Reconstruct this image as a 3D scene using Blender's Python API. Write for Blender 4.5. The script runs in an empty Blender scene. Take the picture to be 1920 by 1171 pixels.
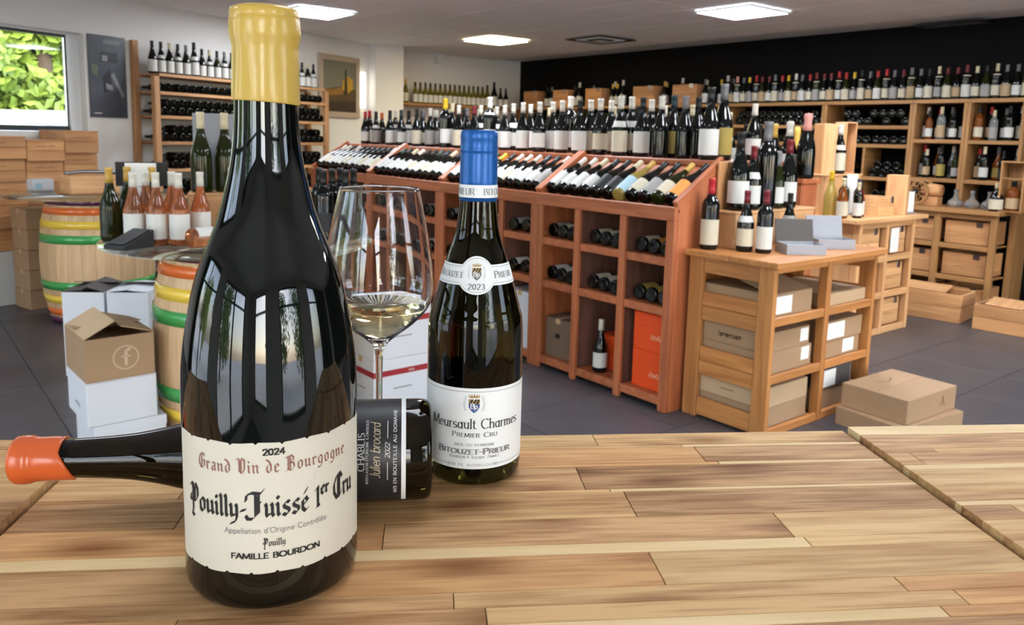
import bpy, bmesh, math, random
from mathutils import Vector, Matrix
random.seed(7)
scene = bpy.context.scene
C = scene.collection
PI = math.pi

# ------------------------------------------------------------------ camera
EYE = 1.40                      # lens height; the bar table stands at 1.10
FPX, PPY = 1482.0, 464.0        # focal length in pixels and principal row of the 1920 x 1171 frame (a cropped picture)
PITCH, ROLL, YAW = .1391, .0254, -.6748
_c, _s, _cr, _sr = math.cos(PITCH), math.sin(PITCH), math.cos(ROLL), math.sin(ROLL)
_x, _y2, _z2 = Vector((1, 0, 0)), Vector((0, -_s, -_c)), Vector((0, _c, -_s))
_rows = [_cr*_x - _sr*_y2, _sr*_x + _cr*_y2, _z2]
_W = Matrix(((math.cos(YAW), math.sin(YAW), 0), (-math.sin(YAW), math.cos(YAW), 0), (0, 0, 1)))
VIEW = Matrix(_rows) @ _W       # rows: right, down, forward in world axes
RIGHT, DOWN, FWD = VIEW[0], VIEW[1], VIEW[2]
camd = bpy.data.cameras.new('camera')
camd.sensor_width = 36.0
camd.lens = FPX/1920*36.0
camd.shift_y = -(585.5 - PPY)/1920
camd.clip_start = .02
camd.dof.use_dof = True
camd.dof.focus_distance = .62
camd.dof.aperture_fstop = 19.0
cam = bpy.data.objects.new('camera', camd)
C.objects.link(cam)
m = Matrix((RIGHT, -DOWN, -FWD)).transposed().to_4x4()
m.translation = (0, 0, EYE)
cam.matrix_world = m
scene.camera = cam
O = Vector((0, 0, EYE))
def ray(px, py):
    return RIGHT*((px-960)/FPX) + DOWN*((py-PPY)/FPX) + FWD
def onz(px, py, z):
    d = ray(px, py); return O + d*((z-EYE)/d.z)
def onx(px, py, x):
    d = ray(px, py); return O + d*(x/d.x)
def ony(px, py, y):
    d = ray(px, py); return O + d*(y/d.y)

# ------------------------------------------------------------------ daylight and exposure
scene.view_settings.view_transform = 'Standard'
scene.view_settings.look = 'None'
scene.view_settings.gamma = 1.0
scene.view_settings.use_curve_mapping = False
scene.view_settings.exposure = 0.30
world = bpy.data.worlds.new('sky')
scene.world = world
world.use_nodes = True
wn = world.node_tree.nodes
sky = wn.new('ShaderNodeTexSky')
sky.sky_type = 'NISHITA'
sky.sun_disc = False
sky.sun_elevation = math.radians(38)
sky.sun_rotation = math.radians(200)
sky.air_density = 1.0
sky.dust_density = 1.5
sky.ozone_density = 1.0
hs = wn.new('ShaderNodeHueSaturation')
hs.inputs['Saturation'].default_value = .7
world.node_tree.links.new(sky.outputs[0], hs.inputs['Color'])
world.node_tree.links.new(hs.outputs[0], wn['Background'].inputs['Color'])
wn['Background'].inputs['Strength'].default_value = 1.2

# ------------------------------------------------------------------ helpers
def link(o, parent=None):
    C.objects.link(o)
    if parent is not None: o.parent = parent
    return o
def mesh_from(name, verts, faces, smooth=False):
    me = bpy.data.meshes.new(name)
    me.from_pydata([tuple(v) for v in verts], [], faces)
    if smooth: me.polygons.foreach_set('use_smooth', [True]*len(me.polygons))
    me.update()
    return me
def new(name, me, mat, parent=None, loc=(0, 0, 0), rot=None):
    o = bpy.data.objects.new(name, me)
    if mat is not None:
        if len(me.materials) == 0: me.materials.append(None)
        o.material_slots[0].link = 'OBJECT'
        o.material_slots[0].material = mat
    o.location = loc
    if rot is not None: o.rotation_euler = rot
    return link(o, parent)
def empty(name, loc=(0, 0, 0), rz=0):
    o = bpy.data.objects.new(name, None)
    o.empty_display_size = .05
    o.location = loc
    o.rotation_euler = (0, 0, rz)
    return link(o)
def tag(o, label, cat, group=None):
    o['label'] = label; o['category'] = cat
    if group: o['group'] = group
    return o
def struct(o):
    o['kind'] = 'structure'; return o
_boxes = {}
def box_mesh(sx, sy, sz, bev):
    k = (round(sx, 4), round(sy, 4), round(sz, 4), bev)
    if k in _boxes: return _boxes[k]
    bm = bmesh.new()
    bmesh.ops.create_cube(bm, size=1)
    bmesh.ops.scale(bm, vec=(sx, sy, sz), verts=bm.verts)
    if bev: bmesh.ops.bevel(bm, geom=bm.edges[:], offset=min(bev, min(sx, sy, sz)*.3), segments=1, affect='EDGES')
    me = bpy.data.meshes.new('box'); bm.to_mesh(me); bm.free()
    _boxes[k] = me
    return me
def pick(mat, s):
    if isinstance(mat, (list, tuple)):       # wood: one material per grain axis
        return mat[max(range(3), key=lambda i: s[i])]
    return mat
def box(name, x0, x1, y0, y1, z0, z1, mat, parent=None, bev=.003):
    s = (x1-x0, y1-y0, z1-z0)
    return new(name, box_mesh(*s, bev), pick(mat, s), parent, ((x0+x1)/2, (y0+y1)/2, (z0+z1)/2))
def prism(name, pts, axis, a0, a1, mat, parent=None):
    """polygon pts extruded along axis 'x'/'y'/'z' from a0 to a1"""
    n = len(pts)
    def p3(p, a):
        return {'x': (a, p[0], p[1]), 'y': (p[0], a, p[1]), 'z': (p[0], p[1], a)}[axis]
    v = [p3(p, a0) for p in pts] + [p3(p, a1) for p in pts]
    f = [tuple(range(n))[::-1], tuple(range(n, 2*n))] + [(i, (i+1) % n, n+(i+1) % n, n+i) for i in range(n)]
    me = mesh_from(name, v, f)
    bm = bmesh.new(); bm.from_mesh(me); bmesh.ops.recalc_face_normals(bm, faces=bm.faces); bm.to_mesh(me); bm.free()
    return new(name, me, mat, parent)
def lathe_mesh(name, prof, seg, smooth=True):
    """prof: (r, z) from bottom to top; r == 0 closes the end"""
    v, f, prev = [], [], None
    for r, z in prof:
        if r < 1e-6:
            cur = [len(v)]; v.append((0, 0, z))
        else:
            cur = list(range(len(v), len(v)+seg))
            v += [(r*math.cos(2*PI*i/seg), r*math.sin(2*PI*i/seg), z) for i in range(seg)]
        if prev is not None:
            for i in range(seg):
                j = (i+1) % seg
                if len(prev) == 1 and len(cur) > 1: f.append((prev[0], cur[j], cur[i]))
                elif len(cur) == 1 and len(prev) > 1: f.append((prev[i], prev[j], cur[0]))
                elif len(cur) > 1: f.append((prev[i], prev[j], cur[j], cur[i]))
        prev = cur
    return mesh_from(name, v, f, smooth)
def spline(pts, n=5):
    out = []
    for i in range(len(pts)-1):
        p0, p1, p2, p3 = pts[max(i-1, 0)], pts[i], pts[i+1], pts[min(i+2, len(pts)-1)]
        for k in range(n):
            t = k/n
            out.append(tuple(.5*((2*p1[a]) + (-p0[a]+p2[a])*t + (2*p0[a]-5*p1[a]+4*p2[a]-p3[a])*t*t + (-p0[a]+3*p1[a]-3*p2[a]+p3[a])*t**3) for a in (0, 1)))
    out.append(pts[-1])
    return out
def tube_mesh(name, pts, r, seg=8):
    v, f = [], []
    pts = [Vector(p) for p in pts]
    for i, p in enumerate(pts):
        d = (pts[min(i+1, len(pts)-1)] - pts[max(i-1, 0)]).normalized()
        a = d.orthogonal().normalized(); b = d.cross(a)
        v += [p + a*r*math.cos(2*PI*k/seg) + b*r*math.sin(2*PI*k/seg) for k in range(seg)]
    for i in range(len(pts)-1):
        for k in range(seg):
            j = (k+1) % seg
            f.append((i*seg+k, i*seg+j, (i+1)*seg+j, (i+1)*seg+k))
    f += [tuple(range(seg))[::-1], tuple(range((len(pts)-1)*seg, len(pts)*seg))]
    return mesh_from(name, v, f, True)
def lin(c):
    return tuple((x/255/12.92 if x/255 <= .04045 else ((x/255+.055)/1.055)**2.4) for x in c[:3]) + (1,)

# ------------------------------------------------------------------ materials
def mat(name, rgb, rough=.5, metal=0, trans=0, ior=1.45, emit=0, spec=.5, bump=0, bscale=60, vary=0, vscale=4, coat=0):
    m = bpy.data.materials.new(name); m.use_nodes = True
    nt = m.node_tree; b = nt.nodes['Principled BSDF']
    col = lin(rgb)
    b.inputs['Base Color'].default_value = col
    b.inputs['Roughness'].default_value = rough
    b.inputs['Metallic'].default_value = metal
    b.inputs['Transmission Weight'].default_value = trans
    b.inputs['IOR'].default_value = ior
    b.inputs['Specular IOR Level'].default_value = spec
    b.inputs['Coat Weight'].default_value = coat
    if emit:
        b.inputs['Emission Color'].default_value = col
        b.inputs['Emission Strength'].default_value = emit
    if vary or bump:
        tc = nt.nodes.new('ShaderNodeTexCoord')
    if vary:
        n = nt.nodes.new('ShaderNodeTexNoise'); n.inputs['Scale'].default_value = vscale; n.inputs['Detail'].default_value = 4
        nt.links.new(tc.outputs['Object'], n.inputs['Vector'])
        r = nt.nodes.new('ShaderNodeValToRGB')
        r.color_ramp.elements[0].color = tuple(x*(1-vary) for x in col[:3]) + (1,)
        r.color_ramp.elements[1].color = tuple(min(1, x*(1+vary)) for x in col[:3]) + (1,)
        r.color_ramp.elements[0].position = .3; r.color_ramp.elements[1].position = .7
        nt.links.new(n.outputs['Fac'], r.inputs['Fac']); nt.links.new(r.outputs[0], b.inputs['Base Color'])
    if bump:
        n2 = nt.nodes.new('ShaderNodeTexNoise'); n2.inputs['Scale'].default_value = bscale; n2.inputs['Detail'].default_value = 3
        nt.links.new(tc.outputs['Object'], n2.inputs['Vector'])
        bp = nt.nodes.new('ShaderNodeBump'); bp.inputs['Strength'].default_value = bump; bp.inputs['Distance'].default_value = .002
        nt.links.new(n2.outputs['Fac'], bp.inputs['Height']); nt.links.new(bp.outputs[0], b.inputs['Normal'])
    return m
def wood(name, light, dark, rough=.45, scale=1.0, across=22, along=1.6, rand=.12, knots=False, fine=.5, spec=.5):
    """three materials, grain along x, y, z of the object; every object shows another piece of the wood"""
    out = []
    for ax in range(3):
        m = bpy.data.materials.new(name); m.use_nodes = True
        nt = m.node_tree; N = nt.nodes.new; L = nt.links.new; b = nt.nodes['Principled BSDF']
        tc = N('ShaderNodeTexCoord'); oi = N('ShaderNodeObjectInfo')
        ml = N('ShaderNodeVectorMath'); ml.operation = 'MULTIPLY_ADD'
        cx = N('ShaderNodeCombineXYZ')
        for i in range(3): L(oi.outputs['Random'], cx.inputs[i])
        ml.inputs[1].default_value = (37, 53, 71)
        L(cx.outputs[0], ml.inputs[0]); L(tc.outputs['Object'], ml.inputs[2])
        mp = N('ShaderNodeMapping')
        sc = [across*scale]*3; sc[ax] = along*scale
        mp.inputs['Scale'].default_value = sc
        L(ml.outputs[0], mp.inputs['Vector'])
        n1 = N('ShaderNodeTexNoise'); n1.inputs['Scale'].default_value = 1; n1.inputs['Detail'].default_value = 5; n1.inputs['Distortion'].default_value = .8
        L(mp.outputs[0], n1.inputs['Vector'])
        mp2 = N('ShaderNodeMapping'); sc2 = [across*9*scale]*3; sc2[ax] = along*4*scale
        mp2.inputs['Scale'].default_value = sc2; L(ml.outputs[0], mp2.inputs['Vector'])
        n2 = N('ShaderNodeTexNoise'); n2.inputs['Scale'].default_value = 1; n2.inputs['Detail'].default_value = 3
        L(mp2.outputs[0], n2.inputs['Vector'])
        mx = N('ShaderNodeMath'); mx.operation = 'MULTIPLY_ADD'
        sb = N('ShaderNodeMath'); sb.operation = 'SUBTRACT'; sb.inputs[1].default_value = .5
        L(n2.outputs['Fac'], sb.inputs[0]); L(sb.outputs[0], mx.inputs[0]); mx.inputs[1].default_value = fine; L(n1.outputs['Fac'], mx.inputs[2])
        rp = N('ShaderNodeValToRGB')
        rp.color_ramp.elements[0].color = lin(dark); rp.color_ramp.elements[1].color = lin(light)
        rp.color_ramp.elements[0].position = .28; rp.color_ramp.elements[1].position = .68
        L(mx.outputs[0], rp.inputs['Fac'])
        last = rp.outputs[0]
        if knots:
            mp3 = N('ShaderNodeMapping'); sc3 = [12.0]*3; sc3[ax] = 4.0
            mp3.inputs['Scale'].default_value = sc3
            wob = N('ShaderNodeMix'); wob.data_type = 'VECTOR'; wob.inputs['Factor'].default_value = .012
            L(ml.outputs[0], wob.inputs[4]); L(n1.outputs['Color'], wob.inputs[5])
            L(wob.outputs[1], mp3.inputs['Vector'])
            vo = N('ShaderNodeTexVoronoi'); vo.inputs['Scale'].default_value = 1; vo.voronoi_dimensions = '2D'
            L(mp3.outputs[0], vo.inputs['Vector'])
            kr = N('ShaderNodeValToRGB')
            kr.color_ramp.elements[0].color = (.35, .22, .13, 1); kr.color_ramp.elements[1].color = (1, 1, 1, 1)
            kr.color_ramp.elements[0].position = .03; kr.color_ramp.elements[1].position = .2
            L(vo.outputs['Distance'], kr.inputs['Fac'])
            km = N('ShaderNodeMix'); km.data_type = 'RGBA'; km.blend_type = 'MULTIPLY'; km.inputs['Factor'].default_value = .8
            L(last, km.inputs[6]); L(kr.outputs[0], km.inputs[7]); last = km.outputs[2]
        hv = N('ShaderNodeHueSaturation')
        mr = N('ShaderNodeMapRange'); mr.inputs['To Min'].default_value = 1-rand; mr.inputs['To Max'].default_value = 1+rand
        L(oi.outputs['Random'], mr.inputs['Value']); L(mr.outputs[0], hv.inputs['Value']); L(last, hv.inputs['Color'])
        L(hv.outputs[0], b.inputs['Base Color'])
        b.inputs['Roughness'].default_value = rough; b.inputs['Specular IOR Level'].default_value = spec
        bp = N('ShaderNodeBump'); bp.inputs['Strength'].default_value = .15; bp.inputs['Distance'].default_value = .001
        L(n2.outputs['Fac'], bp.inputs['Height']); L(bp.outputs[0], b.inputs['Normal'])
        out.append(m)
    return out
M = {}
M['wall'] = mat('white_plaster', (226, 225, 221), .8, bump=.1, bscale=40)
M['black_wall'] = mat('black_paint', (11, 11, 11), .8, spec=.2)
M['ceiling'] = mat('ceiling_tile', (240, 239, 239), .8, bump=.15, bscale=300)
M['grid'] = mat('ceiling_grid', (225, 222, 218), .5)
M['floor'] = mat('dark_floor_tile', (76, 73, 76), .34, spec=.25, vary=.12, vscale=3, bump=.05, bscale=25)
M['grout'] = mat('grout', (112, 108, 106), .8)
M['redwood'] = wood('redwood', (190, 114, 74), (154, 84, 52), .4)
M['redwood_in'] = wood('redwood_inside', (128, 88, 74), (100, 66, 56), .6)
M['oak'] = wood('oak', (200, 138, 78), (162, 102, 52), .45)
M['shelf'] = wood('shelf_oak', (180, 134, 84), (142, 100, 58), .5)
M['pine'] = wood('pine', (222, 174, 124), (194, 142, 94), .55, fine=.3)
M['case'] = wood('wine_case_pine', (206, 154, 104), (172, 120, 76), .6, fine=.3, rand=.2)
M['rackwood'] = wood('rack_pine', (196, 150, 106), (160, 114, 74), .55)
M['stave'] = wood('barrel_oak', (208, 176, 136), (184, 148, 108), .5, rand=.1)
M['kraft'] = mat('kraft_card', (158, 128, 98), .75, vary=.05, vscale=3)
M['kraft_in'] = mat('kraft_inside', (150, 118, 88), .8)
M['kraft_pale'] = mat('kraft_pale', (186, 158, 124), .75, vary=.05)
M['whitecard'] = mat('white_card', (206, 208, 213), .6)
M['darkcard'] = mat('dark_card', (78, 72, 70), .6)
M['orangecard'] = mat('orange_card', (226, 78, 26), .5)
M['greycard'] = mat('grey_card', (150, 152, 158), .5)
M['white'] = mat('white_paper', (232, 232, 228), .6)
M['cream'] = mat('cream_paper', (226, 220, 200), .6)
M['blackpaper'] = mat('black_paper', (38, 38, 40), .5)
M['ink'] = mat('black_ink', (28, 28, 28), .6)
M['greyink'] = mat('grey_ink', (120, 118, 116), .6)
M['brownink'] = mat('brown_ink', (110, 86, 64), .7)
M['frame_white'] = mat('white_window_frame', (225, 228, 230), .35)
M['frame_dark'] = mat('dark_window_frame', (50, 56, 54), .4)
M['metal'] = mat('steel', (150, 152, 156), .3, metal=1)
M['darkmetal'] = mat('dark_metal', (40, 40, 42), .4, metal=.6)
M['plinth'] = mat('white_plinth', (205, 208, 208), .6)
GL = {   # bottle glass by kind
 'dark': mat('dark_glass', (9, 11, 9), .07),
 'green': mat('green_glass', (40, 46, 16), .06, trans=.35, ior=1.33),
 'olive': mat('olive_glass', (128, 122, 40), .06, trans=.55, ior=1.33),
 'pale': mat('pale_glass', (196, 176, 96), .06, trans=.6, ior=1.33),
 'rose': mat('rose_wine_glass', (226, 152, 104), .05, trans=.85, ior=1.33),
 'amber': mat('amber_glass', (150, 82, 30), .06, trans=.5, ior=1.33),
 'red': mat('red_wine_glass', (110, 34, 22), .07, trans=.3, ior=1.33),
 'clear': mat('clear_glass', (210, 214, 214), .05, trans=.8, ior=1.33),
}
CAPRGB = {'white': (210, 206, 194), 'cream': (204, 192, 158), 'red': (178, 40, 44), 'wine red': (112, 34, 42), 'black': (22, 22, 22),
 'gold': (196, 158, 72), 'yellow': (222, 180, 40), 'green': (44, 66, 56), 'pink': (216, 150, 140), 'teal': (30, 54, 62), 'grey': (110, 110, 112),
 'orange': (196, 104, 40), 'blue': (36, 90, 160)}
CAP = {k: mat(k.replace(' ', '_')+'_capsule', v, .35) for k, v in CAPRGB.items()}
LABRGB = {'white': (204, 204, 199), 'cream': (198, 190, 168), 'black': (34, 34, 36), 'gold': (160, 140, 70), 'orange': (216, 142, 66), 'blue': (160, 192, 206), 'grey': (150, 148, 146), 'tan': (176, 152, 118)}
LAB = {k: mat(k+'_label', v, .6) for k, v in LABRGB.items()}
ORD = 'first second third fourth fifth sixth seventh eighth ninth tenth eleventh twelfth thirteenth fourteenth fifteenth sixteenth seventeenth eighteenth nineteenth twentieth'.split()
def ordinal(i):
    if i < 20: return ORD[i]
    tens = {2: 'twenty', 3: 'thirty', 4: 'forty'}[(i+1)//10]
    return ({2: 'twentieth', 3: 'thirtieth', 4: 'fortieth'}[(i+1)//10] if (i+1) % 10 == 0 else tens+'-'+ORD[(i+1) % 10-1])
# ------------------------------------------------------------------ the room
CZ = 2.56
BX, BY = 8.0, 9.9                # black wall, white recess wall
SX, RY = -2.6, -2.2              # glazed walls beside and behind the lens
WA = math.atan2(.405, .9143)     # the window wall stands askew
W0 = Vector((1.90, 8.115, 0)); WE = Vector((.9143, .405, 0)); WNrm = Vector((.405, -.9143, 0))
def WL(s, off, z=0):
    return W0 + WE*s + WNrm*off + Vector((0, 0, z))
def wf(px, py, off=0):           # picture point on the window wall -> (along, height)
    r = ray(px, py); P = W0 + WNrm*off; t = WNrm.dot(P-O)/WNrm.dot(r); q = O + r*t
    return (q-W0).dot(WE), q.z

fl = struct(box('floor', SX-.2, BX+.2, RY-.2, BY+.2, -.12, -.008, M['grout'], bev=0))
tile_me = box_mesh(.596, .596, .012, .0015)
for i in range(-3, 13):
    for j in range(0, 15):
        x, y = .3+.6*i, .3+.6*j
        if y > 8.1+.44*(x-1.9)+.2 or x > 7.9 or y > 9.7: continue
        if x - .8*y > 6.6: continue
        o = new('floor_tile', tile_me, M['floor'], fl, (x-(SX+BX)/2, y-(RY+BY)/2, -.006+.064))
# plain floor beyond the tiles the lens can reach
ce = struct(box('ceiling', SX-.2, BX+.2, RY-.2, BY+.2, CZ+.012, CZ+.15, M['grid'], bev=0))
ct_me = box_mesh(.590, .590, .016, .003)
for i in range(-2, 14):
    for j in range(2, 17):
        x, y = .0+.6*i, .15+.6*j
        if y > 8.1+.44*(x-1.9)+.3 or x > 7.75 or y > 9.75: continue
        if x/y > 3.2: continue
        new('ceiling_tile', ct_me, M['ceiling'], ce, (x-(SX+BX)/2, y-(RY+BY)/2, CZ+.006-(CZ+.081)))

struct(box('wall_right', BX, BX+.2, RY-.2, BY+.2, 0, CZ+.02, M['black_wall'], bev=0))
struct(box('wall_back', 5.0, BX, BY, BY+.2, 0, CZ+.02, M['wall'], bev=0))
struct(box('pillar', 5.14, 5.56, 9.36, 9.9, 0, CZ+.02, M['wall'], bev=.004))
WZ0, WZ1, WS0, WS1 = 1.345, 2.20, -3.0, -.47
wl = struct(empty('wall_left', W0, WA))
for nm, a, b, c, d in (('wall_panel', -5.2, WS0, 0, CZ+.02), ('wall_panel', WS1, 3.9, 0, CZ+.02), ('wall_panel', WS0, WS1, 0, WZ0), ('wall_panel', WS0, WS1, WZ1, CZ+.02)):
    box(nm, a, b, 0, .3, c, d, M['wall'], wl, bev=0)
def glazing(name):
    m = bpy.data.materials.new(name); m.use_nodes = True; nt = m.node_tree
    nt.nodes.remove(nt.nodes['Principled BSDF'])
    tr = nt.nodes.new('ShaderNodeBsdfTransparent'); gl = nt.nodes.new('ShaderNodeBsdfGlossy'); gl.inputs['Roughness'].default_value = .02
    fr = nt.nodes.new('ShaderNodeFresnel'); fr.inputs['IOR'].default_value = 1.3
    mx = nt.nodes.new('ShaderNodeMixShader')
    nt.links.new(fr.outputs[0], mx.inputs[0]); nt.links.new(tr.outputs[0], mx.inputs[1]); nt.links.new(gl.outputs[0], mx.inputs[2])
    nt.links.new(mx.outputs[0], nt.nodes['Material Output'].inputs['Surface'])
    return m
M['pane'] = glazing('window_pane')
# window_1: white reveal, thin dark frame, one pane
w1 = struct(empty('window_1', W0, WA))
fy = .10
box('window_frame', WS1-.117, WS1-.105, fy-.002, fy+.018, WZ0+.03, WZ1-.03, M['frame_dark'], w1)
box('window_frame', WS0, WS1-.105, fy-.002, fy+.018, WZ1-.042, WZ1-.02, M['frame_dark'], w1)
box('window_frame', WS0, WS1-.105, fy-.01, fy+.03, WZ0+.005, WZ0+.05, M['frame_dark'], w1)
box('window_jamb', WS1-.105, WS1-.0, fy-.03, fy+.05, WZ0, WZ1, M['frame_white'], w1)
box('window_head', WS0, WS1, fy-.03, fy+.05, WZ1-.02, WZ1, M['frame_white'], w1)
box('pane', WS0, WS1-.118, fy+.005, fy+.011, WZ0+.051, WZ1-.043, M['pane'], w1, bev=0)
# glazed shop fronts
def shopfront(wname, nbase, axis, fixed, a0, a1, cuts, z0=.12, z1=2.36):
    """a wall along axis with a row of tall panes between the cuts"""
    t = .22
    def bx(name, p, q, c, d, m, par, f0=0, f1=t):
        lo, hi = (fixed-f1, fixed-f0)
        return box(name, p, q, lo, hi, c, d, m, par, bev=0) if axis == 'x' else box(name, lo, hi, p, q, c, d, m, par, bev=0)
    w = struct(empty(wname))
    bx('wall_panel', a0, a1, z1, CZ+.02, M['wall'], w); bx('wall_panel', a0, a1, 0, z0, M['wall'], w)
    edge = a0
    k = nbase
    for p, q in cuts:
        if p-edge > .02: bx('wall_panel', edge, p, z0, z1, M['wall'], w)
        edge = q
        n = max(1, round((q-p)/1.25)); st = (q-p)/n
        for i in range(n):
            wn_ = struct(empty('window_%d' % k)); k += 1
            u, v = p+i*st, p+(i+1)*st
            bx('window_frame', u, u+.05, z0, z1, M['frame_dark'], wn_, .06, .12); bx('window_frame', v-.05, v, z0, z1, M['frame_dark'], wn_, .06, .12)
            bx('window_frame', u+.05, v-.05, z0, z0+.06, M['frame_dark'], wn_, .06, .12); bx('window_frame', u+.05, v-.05, z1-.06, z1, M['frame_dark'], wn_, .06, .12)
            bx('window_frame', u+.05, v-.05, 1.86, 1.91, M['frame_dark'], wn_, .06, .12)
            bx('pane', u+.05, v-.05, z0+.06, 1.86, M['pane'], wn_, .085, .091); bx('pane', u+.05, v-.05, 1.91, z1-.06, M['pane'], wn_, .085, .091)
    if a1-edge > .02: bx('wall_panel', edge, a1, z0, z1, M['wall'], w)
    for p, q in cuts:
        ld = bpy.data.lights.new('daylight_portal', 'AREA'); ld.shape = 'RECTANGLE'
        ld.size = q-p; ld.size_y = z1-z0; ld.cycles.is_portal = True
        lo = bpy.data.objects.new('daylight_portal', ld)
        mid = (p+q)/2
        if axis == 'x': lo.location = (mid, fixed-t-.01, (z0+z1)/2); lo.rotation_euler = (PI/2, 0, 0)
        else: lo.location = (fixed-t-.01, mid, (z0+z1)/2); lo.rotation_euler = (PI/2, 0, -PI/2)
        link(lo)
    return k
k = shopfront('wall_rear', 2, 'x', RY, SX-.2, BX+.2, [(-2.3, -1.2), (-.2, 1.3), (2.3, 6.6)], .3, 2.44)
k = shopfront('wall_side', k, 'y', SX, RY, 6.4, [(-1.4, .6), (1.3, 5.4)])
ld = bpy.data.lights.new('daylight_portal', 'AREA'); ld.shape = 'RECTANGLE'; ld.size = WS1-WS0; ld.size_y = WZ1-WZ0; ld.cycles.is_portal = True
lo = bpy.data.objects.new('daylight_portal', ld); lo.location = WL((WS0+WS1)/2, -.32, (WZ0+WZ1)/2); lo.rotation_euler = (-PI/2, 0, WA); link(lo)

# outside: pale forecourt and trees
struct(box('ground', -40, 40, -40, 50, -.5, -.2, mat('pale_paving', (226, 224, 220), .9), bev=0))
def leafmat(name, rgb):
    m = mat(name, rgb, .5, vary=.35, vscale=1.3)
    return m
leafA = leafmat('leaf_yellow_green', (134, 156, 62)); leafB = leafmat('leaf_green', (96, 126, 56)); bark = mat('bark', (84, 70, 56), .9, bump=.5, bscale=20)
def tree(loc, h, r, leaf, label, n=2600, group=None, z0=.8):
    t = tag(empty('tree', loc), label, 'tree', group)
    new('trunk', tube_mesh('trunk', [(0, 0, 0), (.05, .02, h*.3), (0, -.05, h*.7)], .09+.01*h, 8), bark, t)
    v, f = [], []
    cl = [(random.gauss(0, .5)*r, random.gauss(0, .5)*r, z0+(h-z0)*(.12+.8*random.random()), r*(.35+.3*random.random())) for _ in range(14)]
    for i in range(n):
        cx, cy, cz, cr = random.choice(cl)
        d = Vector((random.gauss(0, 1), random.gauss(0, 1), random.gauss(0, 1))).normalized()*cr*(random.random()**.35)
        p = Vector((cx, cy, cz))+d
        a = Vector((random.gauss(0, 1), random.gauss(0, 1), random.gauss(0, 1))).normalized()
        b = a.orthogonal().normalized(); s = .08+.08*random.random()
        k0 = len(v); v += [p-a*s, p+b*s*.6, p+a*s, p-b*s*.6]; f.append((k0, k0+1, k0+2, k0+3))
    o = new('crown', mesh_from('crown', v, f), leaf, t); o['kind'] = 'stuff'
    return t
p = WL(3.3, -6.6); tree((p.x, p.y, -.2), 4.0, 1.35, leafA, 'leafy yellow-green tree filling the middle of the window', 12000, z0=.5)
p = WL(-1.6, -6.8); tree((p.x, p.y, -.2), 4.2, 1.4, leafB, 'darker green tree at the left edge of the window', 6000, z0=1.0)
p = WL(6.6, -7.2); tree((p.x, p.y, -.2), 4.4, 1.4, leafA, 'leafy tree just beside the white window jamb', 10000, z0=.4)
p = WL(5.4, -13.5); tree((p.x, p.y, -.2), 5.0, 2.3, leafB, 'darker tree farther back behind the leafy one in the window', 12000, z0=.4)
tree((-1.5, -8.5, -.2), 4.5, 1.9, leafB, 'green tree outside the glazed shop front', 3000)
tree((3.4, -9.0, -.2), 5.0, 2.0, leafB, 'tall tree across from the rear shop windows', 3000)
tree((-8.5, .2, -.2), 4.6, 1.9, leafB, 'green tree beyond the side shop windows', 3000)
tree((-10.0, 6.8, -.2), 4.2, 1.7, leafA, 'yellow-green tree beyond the side shop windows', 3000)
v = tag(empty('parked_van', WL(1.35, -3.6, -.2), WA+.2), 'white parked van low outside the window', 'van')
prism('body', [(-.95, .35), (-1.0, 1.0), (-.8, 1.55), (-.3, 1.78), (.95, 1.8), (1.0, .35)], 'y', -.8, .8, M['frame_white'], v)
for q in (-.6, .6): new('wheel', lathe_mesh('wheel', [(0, -.1), (.3, -.1), (.32, 0), (.3, .1), (0, .1)], 16), M['darkmetal'], v, (q, -.78, .32), (PI/2, 0, 0))

# ------------------------------------------------------------------ ceiling fittings
panel_em = mat('lit_panel', (240, 246, 255), .5, emit=40.0)
fill_panel_low = mat('fill_panel_dimmed', (240, 246, 255), .5, emit=11.0)
panel_warm = mat('lit_panel_warm', (255, 232, 176), .5, emit=34.0)
def light_panel(x, y, m, label, s=.56):
    t = tag(empty('ceiling_light', (x, y, CZ-.02)), label, 'ceiling light', 'square ceiling panels')
    h = s/2
    for a in ((-h-.02, h+.02, -h-.02, -h), (-h-.02, h+.02, h, h+.02), (-h-.02, -h, -h, h), (h, h+.02, -h, h)):
        box('frame', *a, -.006, .012, M['frame_white'], t, bev=.001)
    box('diffuser', -h, h, -h, h, -.002, .012, m, t, bev=0)
def cl(px, py):
    p = onz(px, py, CZ-.02); return p.x, p.y
light_panel(*cl(1392, 24), panel_em, 'bright white square ceiling panel above the redwood cabinet')
light_panel(*cl(930, 77), panel_warm, 'warm yellow square ceiling panel near the far corner')
light_panel(*cl(590, 25), panel_em, 'bright white square ceiling panel behind the yellow wax capsule')
for x_, y_, lb_ in ((3.3, 4.3, 'added square fill panel over the redwood cabinet front'), (.7, 4.3, 'added square fill panel over the nearer barrel'), (.9, .9, 'added square fill panel straight above the bar tables'), (3.3, 1.4, 'added square fill panel before the crate table'),
        (6.0, 1.4, 'added square fill panel by the doorway'), (-1.4, 2.2, 'added square fill panel by the side shop windows'), (5.0, 2.9, 'added square fill panel between the crate table and the display counter')):
    light_panel(x_, y_, panel_em if x_ > 3 else fill_panel_low, lb_)  # unseen panels above the frame, added to brighten tables, cabinets and counters
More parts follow.
